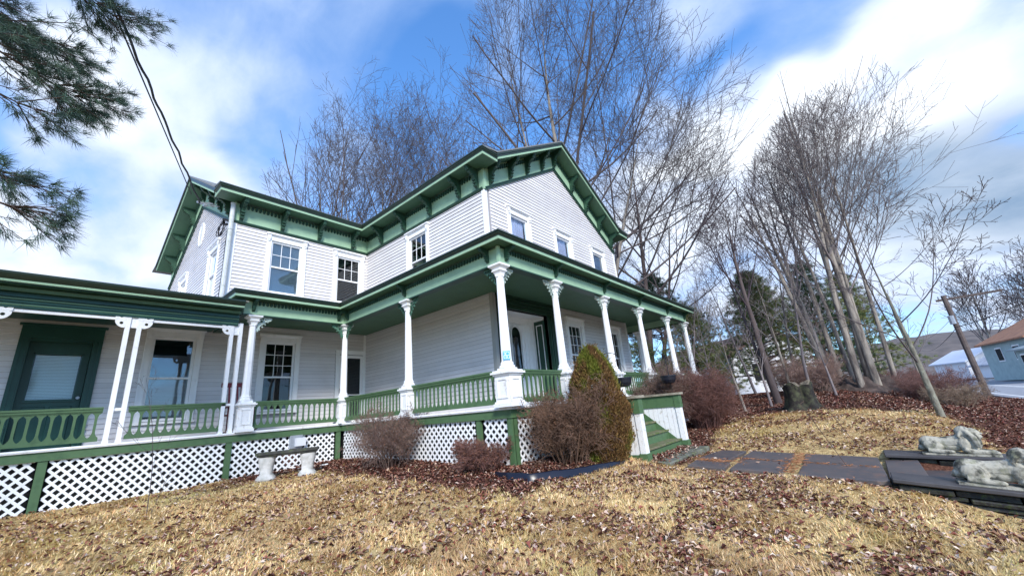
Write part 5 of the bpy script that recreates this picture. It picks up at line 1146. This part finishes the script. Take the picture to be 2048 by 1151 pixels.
BLUEG = np.array([(.035, .075, .06), (.05, .10, .07), (.03, .06, .055), (.07, .12, .085)]); OLIVE = np.array([(.16, .20, .06), (.21, .25, .09), (.10, .14, .045), (.26, .24, .10)]); DARKG = np.array([(.04, .075, .04), (.055, .10, .05), (.03, .055, .03)])
# white pine whose branches hang into the upper left corner
pine = thing('pine_tree', 'long-needled pine branches reaching in at the upper left corner', 'pine tree', (-9.6, 1.2, -1.3)); rr_ = random.Random(77)
MB().tube([(-9.6, 1.2, -1.5), (-9.55, 1.25, 3), (-9.6, 1.2, 7), (-9.55, 1.2, 12)], [.30, .26, .2, .08], 12).build('trunk', BARKD, pine, smooth=True)
bsegs = []; tc_, td_ = [], []
def pbranch(a, ctrl, b, nt, spread, rad):
    pts = [tuple((1-t)**2*a[i]+2*t*(1-t)*ctrl[i]+t*t*b[i] for i in range(3)) for t in [k/14 for k in range(15)]]
    for i in range(14): bsegs.append((pts[i], pts[i+1], rad*(1-i/16), rad*(1-(i+1)/16), 0))
    for k in range(nt):
        t = rr_.uniform(.42, 1.0); i = min(13, int(t*14)); p = pts[i]; d = unit(tuple(pts[i+1][j]-pts[i][j] for j in range(3)))
        s = rot_off(d, math.radians(rr_.uniform(20, 65)), rr_.uniform(0, 6.28)); s = unit((s[0], s[1], s[2]*.5-.08)); L = rr_.uniform(.25, spread)*(1.2-.5*t); q = tuple(p[j]+s[j]*L for j in range(3))
        bsegs.append((p, q, .009, .004, 1)); nn = int(3+L*8)
        for e in range(nn):
            f = rr_.uniform(.35, 1); s2 = rot_off(s, math.radians(rr_.uniform(10, 60)), rr_.uniform(0, 6.28)); l2 = rr_.uniform(.05, .22); w_ = tuple(p[j]+s[j]*L*f for j in range(3)); e2 = tuple(w_[j]+s2[j]*l2 for j in range(3)); bsegs.append((w_, e2, .004, .003, 1)); tc_.append(e2); td_.append(s2)
def A3(u, v, d): return tuple(at(u, v, d))
for (a, c_, b, nt, sp_) in [((-9.6, 1.2, 6.3), A3(-80, 110, 6.0), A3(185, 205, 6.2), 62, .75), ((-9.6, 1.2, 6.8), A3(-60, 60, 6.2), A3(165, 130, 6.6), 48, .8), ((-9.6, 1.2, 7.6), A3(60, -60, 6.0), A3(250, 45, 6.4), 44, .75), ((-9.6, 1.2, 5.8), A3(-90, 200, 5.8), A3(95, 225, 6.0), 20, .5),
                            ((-9.6, 1.2, 4.6), A3(-120, 340, 5.6), A3(80, 375, 5.6), 15, .42), ((-9.6, 1.2, 4.0), A3(-120, 420, 5.4), A3(95, 425, 5.5), 18, .42), ((-9.6, 1.2, 4.3), A3(-100, 390, 5.6), A3(20, 335, 5.6), 5, .35),
                            ((-9.6, 1.2, 8.4), (-9.0, 3.0, 8.5), (-8.0, 5.0, 8.2), 26, .8), ((-9.6, 1.2, 7.0), (-11.0, 0, 7), (-12.5, -1, 6.6), 26, .8), ((-9.6, 1.2, 8.9), (-9.8, -.5, 9), (-10, -2.5, 8.6), 26, .8), ((-9.6, 1.2, 5.4), (-11.2, 2.0, 5.5), (-13, 2.6, 5.0), 26, .8)]:
    pbranch(a, c_, b, nt, sp_, .035)
segs_obj('branches', bsegs, BARKD, pine, .02); tufts('needles', tc_, td_, .13, .0027, 34, NEED, pine, BLUEG, .75, 3)
print('near tufts', len(tc_))
# mid-distance evergreens
def conifer(label, x, y, H, R, cols, seed, n=2200, nL=.22, base=.15, shape=.8, cnt=26, name='pine_tree', group='evergreens at the edge of the wood', dead=0):
    r = random.Random(seed); g = np.random.default_rng(seed); z = tz(x, y); t_ = thing(name, label, 'pine tree', (x, y, z), group); segs = [((x, y, z-.1), (x, y, z+H), .02*H*.7, .02, 0)]; C = []; Dd = []
    nb = int(n/26)
    for i in range(nb):
        t = base+(1-base)*(i+r.random())/nb; az = i*2.4; L = R*(1-((t-base)/(1-base))**(1/shape))*r.uniform(.55, 1.15)+.25; p = (x, y, z+H*t)
        el = r.uniform(-.15, .25)+t*.35; d = (math.cos(az)*math.cos(el), math.sin(az)*math.cos(el), math.sin(el)); q = tuple(p[j]+d[j]*L for j in range(3)); segs.append((p, q, .012+.012*L, .008, 1))
        for k in range(26):
            f = r.uniform(.3, 1.02)**.7; s = .34*L*(1.15-f)+.12; o = (r.gauss(0, s), r.gauss(0, s), r.gauss(0, s*.35)); C.append(tuple(p[j]+d[j]*L*f+o[j] for j in range(3))); Dd.append((d[0]+o[0], d[1]+o[1], .35))
    segs_obj('trunk', segs, BARKD, t_, .02); tufts('crown', C, Dd, nL*.72, nL*.022, cnt, NEED, t_, cols, .8, seed)
conifer('bushy olive-green pine rising behind the stump and dark tree', 19.5, -1.2, 6.4, 2.7, OLIVE, 301, 3600, .26, .12, .9)
conifer('green pine right behind the porch corner shrub', 16.6, 1.5, 4.6, 2.1, OLIVE, 302, 2400, .24, .05)
conifer('dark evergreen with drooping boughs between the pine and the clump', 20.5, -3.6, 6.6, 1.8, DARKG, 303, 2000, .26, .05)
conifer('dark spreading hemlock beyond the porch eave', 20.0, 4.2, 8.0, 2.6, DARKG, 304, 1500, .3, .45)
conifer('olive evergreen behind the clump of grey stems', 22.0, -5.0, 6.0, 2.0, OLIVE, 305, 1600, .28, .1)
conifer('dark pine top showing behind the far gable eave', 14.6, 6.0, 12.8, 2.2, DARKG, 306, 1300, .26, .62)
conifer('low green evergreen under the porch corner, beyond the shrub', 14.5, 3.6, 3.2, 1.6, OLIVE, 307, 1300, .2, .03)

# ---- shrubs
BUSH = dict(levels=3, ns=(7, 5, 4, 3), jit=.13, up=(.02, .04, .02), start=(.15, .15, .1), nc=(9, 6, 4), ang=((20, 60), (25, 65), (25, 70)), len=(.55, .55, .55), rr=.55, rmin=.0022, taper=.35)
def shrub(label, x, y, H, R, n, seed, twig, leaves=0, lcols=LEAFC, z=None, P=None, group=None, name='bare_shrub', flat=1.0):
    r = random.Random(seed); z = tz(x, y) if z is None else z; t_ = thing(name, label, 'shrub', (x, y, z), group); segs = []; P = {**BUSH, **(P or {})}
    for i in range(n):
        a = r.uniform(0, 6.28); rr = R*.45*math.sqrt(r.random()); k = math.sqrt(r.random())*R*1.0/H; d = unit((math.cos(a)*k, math.sin(a)*k*flat, 1))
        grow(segs, r, (x+rr*math.cos(a), y+rr*math.sin(a)*flat, z-.03), d, H*r.uniform(.6, 1.0)/max(d[2], .75), r.uniform(.007, .014), 0, P)
    segs_obj('branches', segs, twig, t_, .05)
    if leaves:
        g = np.random.default_rng(seed); tips = np.array([s[1] for s in segs if s[4] >= 2]); k = g.integers(0, len(tips), leaves); c = tips[k]+g.normal(0, .015, (leaves, 3)); V, F, cc = leaves_mesh(c[:, 0], c[:, 1], c[:, 2], g.uniform(.012, .03, leaves), 1.2, lcols[g.integers(0, len(lcols), leaves)]*g.uniform(.7, 1.3, (leaves, 1))); np_obj('leaves', V, F, LM, t_, colors=cc)
    return t_
TWB = mat('purple_brown_twigs', (.17, .105, .09), .85, (.27, .19, .15), 3); TWR = mat('red_brown_twigs', (.22, .105, .085), .85, (.13, .07, .065), 3); TWY = mat('grey_tan_twigs', (.20, .115, .075), .85, (.10, .06, .045), 3)
BL_ = np.array([(.20, .08, .045), (.14, .06, .04), (.27, .13, .07), (.10, .045, .03)])
shrub('twiggy red-brown shrub against the lattice left of the house corner', -.48, 2.75, 1.0, .62, 30, 401, TWB, 3500, BL_)
shrub('low rusty fern-like shrub at the foot of the corner column', -.42, .35, .45, .42, 34, 402, TWR, 4200, np.array([(.25, .10, .05), (.34, .17, .09), (.16, .06, .035)]), P={'jit': .16})
shrub('big tangle of bare branches in front of the arborvitae', .70, -.62, 1.12, .60, 62, 403, TWY, 5000, BL_, P={'jit': .15, 'rmin': .0030, 'nc': (8, 5, 4)})
shrub('tall red-brown bare shrub right of the porch steps', 6.55, -1.25, 1.45, .68, 100, 404, TWR, 3500, BL_)
shrub('lower purple-brown shrub beside the far porch lattice', 7.9, -.6, 1.1, .45, 30, 405, TWR, 1200, BL_)
shrub('brown bush between the steps and the hanging planter on the right', 5.95, -.45, 1.65, .36, 40, 406, TWB, 5000, np.array([(.12, .08, .04), (.16, .09, .05), (.08, .08, .03)]))
shrub('straw and pink brush thicket in front of the grey clump', 13.6, -3.2, 1.2, 1.1, 55, 407, mat('pink_straw_twigs', (.36, .24, .20), .9, (.25, .16, .14), 3), 0)
shrub('reddish brush by the street pole', 12.4, -6.25, .85, .95, 45, 408, mat('reddish_brush', (.26, .14, .12), .9, (.18, .10, .09), 3), 0)
shrub('straw brush on the bank by the street', 11.0, -6.45, .55, .6, 24, 409, mat('straw_brush', (.34, .25, .18), .9, (.2, .14, .11), 3), 0)
shrub('brush under the pines', 18.0, -2.2, .9, 1.3, 40, 410, TWY, 0)
shrub('red brush far beyond the leafy rise', 20.0, -5.9, .9, 1.3, 36, 411, TWR, 0)
# potted plants on the porch near the steps
shrub('small green-brown leafy plant by the second step column', 4.75, -.32, .55, .22, 18, 412, TWB, 1800, np.array([(.05, .08, .025), (.10, .10, .04), (.12, .06, .03)]), z=-.35)
# conical arborvitae
def arbor(label, x, y, H, R, seed):
    z = tz(x, y); g = np.random.default_rng(seed); t_ = thing('arborvitae', label, 'shrub', (x, y, z)); n = 62000
    h = g.random(n)**.85; a = g.uniform(0, 2*PI, n); prof = np.where(h < .18, .80+.2*h/.18, np.cos((h-.18)/.82*PI/2)**.54); nz = fbm(a*2.2+5, h*7, 3, 3); nz2 = fbm(a*7, h*22, 8, 2)
    rad = R*prof*(.72+.42*nz+.16*nz2)*(1-.35*g.random(n)**2.2); px = x+rad*np.cos(a); py = y+rad*np.sin(a); pz = z+H*h+g.normal(0, .015, n)
    stray = (g.random(n) < .04)*g.uniform(0, .09, n); px = px+stray*np.cos(a); py = py+stray*np.sin(a); pz = pz+stray; s = g.uniform(.014, .036, n); up = np.stack([np.cos(a)*.6+g.normal(0, .4, n), np.sin(a)*.6+g.normal(0, .4, n), 1+g.normal(0, .3, n)], -1); up /= np.linalg.norm(up, axis=1)[:, None]
    sd = np.cross(up, g.normal(0, 1, (n, 3))); sd /= np.linalg.norm(sd, axis=1)[:, None]; C = np.stack([px, py, pz], -1)
    V = np.stack([C-sd*s[:, None]*.3, C+sd*s[:, None]*.3, C+up*s[:, None]*1.5], 1).reshape(-1, 3)
    br = ss(fbm(a*1.6+2, h*5, 61, 3)+.25*(nz2-.5)-.10*(h-.5), .32, .50)[:, None]; gr = np.array([(.14, .155, .02), (.10, .125, .016), (.19, .19, .035)])[g.integers(0, 3, n)]; bn = np.array([(.16, .085, .03), (.11, .055, .025), (.20, .12, .045)])[g.integers(0, 3, n)]
    c = (gr*(1-br)+bn*br)*g.uniform(.65, 1.3, (n, 1)); np_obj('foliage', V, np.arange(3*n).reshape(n, 3), mat('arborvitae_leaf', (.1, .1, .02), .7, attr='col', spec=.2), t_, colors=np.repeat(c, 3, 0))
    MB().tube([(x, y, z-.05), (x, y, z+H*.8)], [.05, .02], 7).build('trunk', BARKD, t_)
arbor('rounded conical arborvitae, half browned, before the front door', 1.34, -.92, 1.97, .56, 501)

# ============================================================ distance: hill, houses, pole, wires
hx = np.linspace(-1, 1, 80)
def ridge(name, cx, cy, dirx, diry, L, W, H, seed, m):
    n, k = 90, 14; V = []; F = []
    for i in range(n):
        t = (i/(n-1)-.5)*L
        for j in range(k):
            s = (j/(k-1)-.5)*W; px = cx+dirx*t-diry*s; py = cy+diry*t+dirx*s; h = H*math.cos((j/(k-1)-.5)*PI)*(.75+.35*math.sin(i*.11+seed)+.10*math.sin(i*.37))*math.sin(PI*i/(n-1))**.5; V.append((px, py, -3+h+1.2*math.sin(i*1.7+j*2.3)))
    for i in range(n-1):
        for j in range(k-1): F.append((i*k+j, i*k+j+1, (i+1)*k+j+1, (i+1)*k+j))
    o = np_obj(name, V, F, m, smooth=True, kind='structure'); return o
ridge('hill', 420, -160, -.25, .97, 900, 260, 25, 1, mat('wooded_hillside', (.15, .125, .115), .95, (.08, .07, .07), .12, bump=.6, bscale=1.5))
ridge('hill', 250, 260, -.6, .8, 500, 160, 16, 4, mat('wooded_hillside_near', (.14, .12, .11), .95, (.08, .07, .07), .2, bump=.6, bscale=1.5))
def simple_house(label, cx, cy, rz, W, Dp, H, RH, wm, rm, z, wins, over=.4, cat='house', ridge_along='x'):
    t_ = thing('distant_house', label, cat, (cx, cy, z)); c, s = math.cos(rz), math.sin(rz)
    f = lambda x, y, zz: (cx+x*c-y*s, cy+x*s+y*c, z+zz)
    P = [(-W/2, -Dp/2), (W/2, -Dp/2), (W/2, Dp/2), (-W/2, Dp/2)]; m = MB(); m.hexa([f(*p, 0) for p in P]+[f(*p, H) for p in P])
    m.prism([f(-W/2, -Dp/2, H+.001), f(-W/2, Dp/2, H+.001), f(-W/2, 0, H+RH)], tuple(np.array(f(W/2, 0, 0))-np.array(f(-W/2, 0, 0)))); m.build('wall', wm, t_)
    for sg_ in (-1, 1):
        ey = sg_*(Dp/2+over); ez = H-RH*over/(Dp/2); m = MB(); A = [f(-W/2-over, 0, H+RH+.03), f(W/2+over, 0, H+RH+.03), f(W/2+over, ey, ez+.03), f(-W/2-over, ey, ez+.03)]; m.hexa(A+[(p[0], p[1], p[2]+.14) for p in A]); m.build('roof', rm, t_)
    for (side, u, zz, w, h, col) in wins:
        if side == 'w': q = [f(-W/2-.06, u-w/2, zz), f(-W/2-.06, u+w/2, zz), f(-W/2-.06, u+w/2, zz+h), f(-W/2-.06, u-w/2, zz+h)]; v = np.array(f(-W/2+.02, 0, 0))-np.array(f(-W/2-.06, 0, 0)); q2_ = [f(-W/2-.04, u-w/2-.12, zz-.12), f(-W/2-.04, u+w/2+.12, zz-.12), f(-W/2-.04, u+w/2+.12, zz+h+.12), f(-W/2-.04, u-w/2-.12, zz+h+.12)]
        else: q = [f(u-w/2, Dp/2+.06, zz), f(u+w/2, Dp/2+.06, zz), f(u+w/2, Dp/2+.06, zz+h), f(u-w/2, Dp/2+.06, zz+h)]; v = np.array(f(0, -.02, 0))-np.array(f(0, .06, 0)); q2_ = [f(u-w/2-.12, Dp/2+.04, zz-.12), f(u+w/2+.12, Dp/2+.04, zz-.12), f(u+w/2+.12, Dp/2+.04, zz+h+.12), f(u-w/2-.12, Dp/2+.04, zz+h+.12)]
        wdw = MB().prism(q2_, tuple(v*.6)).build('window', WHITE, t_); MB().prism(q, tuple(v)).build('pane', col, wdw)
    return t_
TEAL = mat('teal_siding', (.36, .47, .47), .7, (.28, .38, .39), 2); TANR = mat('rust_roof', (.42, .20, .11), .85, (.28, .13, .08), 1.5, bump=.3); WSID = mat('white_siding', (.75, .76, .80), .6); GREYR = mat('grey_roof', (.45, .48, .55), .8, (.3, .32, .38), 2)
# house with the rust roof across the street
simple_house('teal two-storey house with rusty brown roof across the street', 55, -20.2, .10, 11, 9, 3.7, 2.3, TEAL, TANR, -1.5, [('w', -1.6, 2.0, 1.0, 1.1, BLACK), ('w', 1.6, 2.0, 1.0, 1.1, BLACK), ('s', -2.5, 1.9, 1.2, 1.1, BLACK), ('s', 1.5, 1.9, 1.2, 1.1, BLACK)])
simple_house('low teal garage with a dark open bay below the rusty roof', 48.5, -18.6, .10, 4.0, 6, 2.6, 1.0, TEAL, mat('slate_roof', (.30, .36, .38), .8), -1.5, [('w', -.6, .1, 2.4, 2.0, BLACK), ('s', 0, .2, 2.2, 1.9, BLACK)], cat='garage')
simple_house('white gabled house beyond the street, left of the pole', 80, -17.4, .5, 5.5, 6.5, 2.3, 1.5, WSID, mat('white_metal_roof', (.62, .66, .75), .5), -1.4, [('w', -1.6, .8, 1.0, 1.2, BLACK), ('w', 1.6, .8, 1.0, 1.2, BLACK)])
simple_house('pale grey shed between the white house and the pole', 72, -18.4, .4, 3.5, 4, 1.6, .9, WSID, GREYR, -1.4, [('w', 0, .6, 1.2, 1.2, BLACK)], cat='shed')
simple_house('white clapboard house seen through the saplings behind the pines', 33, 4.5, .9, 12, 7, 2.9, 1.6, WSID, mat('brown_far_roof', (.20, .12, .10), .9), -.6, [('w', -2, 1.0, 1.0, 1.2, BLACK), ('w', 1.5, 1.0, 1.0, 1.2, BLACK), ('s', 0, 1.0, 1.4, 1.2, BLACK)])
YEL = mat('yellow_paint', (.70, .62, .12), .5); fe = thing('yellow_railing', 'yellow guard railing at the edge of the far driveway', 'railing', (41, -15.9, -1.6))
for i in range(7): p = (40.5+1.0*i, -16.9, -1.6); MB().box(p[0]-.09, p[0]+.09, p[1]-.09, p[1]+.09, -1.7, -.35).build('post', YEL, fe)
for z in (-.95, -.45): MB().box(40.4, 46.6, -16.95, -16.85, z-.08, z+.08).build('rail', YEL, fe)
# utility pole
px, py = 29.6, -9.78; pz = tz(px, py); pole = thing('utility_pole', 'leaning dark utility pole with one crossarm by the street', 'utility pole', (px, py, pz)); WOOD = mat('creosoted_wood', (.10, .075, .07), .9, (.16, .13, .12), 4, bump=.4)
tp = (px+.0, py+.12, 4.25)
MB().tube([(px, py, pz-.3), tp], [.16, .12], 9).build('pole', WOOD, pole)
ca = MB(); ca.hexa([(px-.06+a, py+b, 3.45+c_) for c_ in (.5, .62) for a, b in ((0, -2.2), (.12, -2.2), (.12, .5), (0, .5))]); ca.build('crossarm', WOOD, pole)
for yy in (-2.05, -1.1, .35): MB().tube([(px, py+yy, 4.07), (px, py+yy, 4.24)], .045, 6).build('insulator', METG, pole)
MB().tube([(px-.2, py+.2, 2.5), (px-.2, py+.2, 3.0)], .14, 8).build('transformer_can', METG, pole)
def wire(label, a, b, sag, r, n=24, group=None):
    pts = [tuple(a[j]+(b[j]-a[j])*t-(sag*4*t*(1-t) if j == 2 else 0) for j in range(3)) for t in [i/n for i in range(n+1)]]
    o = MB().tube(pts, r, 5).build('power_line', CABLE); tag(o, label, 'power line', group); return o
wire('uppermost street wire at the far right', (px, py-2.05, 4.22), (2, -13.5, 6.2), .6, .012); wire('second street wire at the far right', (px, py-1.1, 4.22), (2, -12.5, 5.8), .6, .012)
wire('lower thick street cable at the far right', (px, py+.2, 2.3), (4, -11.5, 3.4), .5, .02); wire('street wire beyond the pole, running away', (px, py-1.1, 4.22), (80, -13, 4.5), .5, .014)
wire('low street cable running away beyond the pole', (px, py+.2, 2.2), (80, -12.5, 3.0), .5, .018)
# service drop from the left gable, up over the lawn to a pole off to the left
A_ = np.array((-3.0, 9.1, 6.72)); B_ = at(225, 0, 7.4); D_ = B_-A_; E_far = A_+D_*3.2
E_far = (E_far[0], E_far[1], E_far[2]+.0)
def wob(label, a, b, off, r):
    pts = []; n = 90
    for i in range(n+1): t_ = i/n; pts.append(tuple(a[j]+(b[j]-a[j])*t_+(off*math.sin(i*1.3+j*2)*.5 if j < 2 else off*math.sin(i*1.9)*.5) for j in range(3)))
    o = MB().tube(pts, r, 6).build('service_cable', CABLE); tag(o, label, 'power line', 'overhead cables to the left gable')
wob('thick twisted overhead cable running up from the gable insulators, right of the pair', A_, E_far, .03, .022)
A2 = np.array((-2.95, 10.9, 7.85)); B2 = at(218, 0, 7.6); D2 = B2-A2; wob('thinner overhead cable running up from the gable peak, left of the pair', A2, A2+D2*3.2, .0, .014)
po = thing('utility_pole', 'utility pole left of the lawn that holds the overhead cables', 'utility pole', (E_far[0], E_far[1], -2)); MB().tube([(E_far[0], E_far[1], -2), (E_far[0], E_far[1], E_far[2]+.6)], [.17, .13], 9).build('pole', WOOD, po)
# two thin garden stakes at the path
for k, (x, y, h, lab) in enumerate(((2.9, -4.15, .95, 'thin bent rusty garden stake, left one on the path'), (4.35, -4.35, .85, 'thin rusty garden stake, right one beyond the path'))):
    z = -1.33; s = MB().tube([(x, y, z), (x-.10, y+.28, z+h*.8), (x-.13, y+.36, z+h), (x-.08, y+.30, z+h+.04)], .005, 5).build('garden_stake', mat('rusty_wire%d' % k, (.10, .06, .045), .8)); tag(s, lab, 'garden stake', 'rusty garden stakes by the path')
print('objects', len(bpy.data.objects), 'tris', sum(len(o.data.loop_triangles) or sum(len(p.vertices)-2 for p in ()) for o in bpy.data.objects if o.type == 'MESH'))
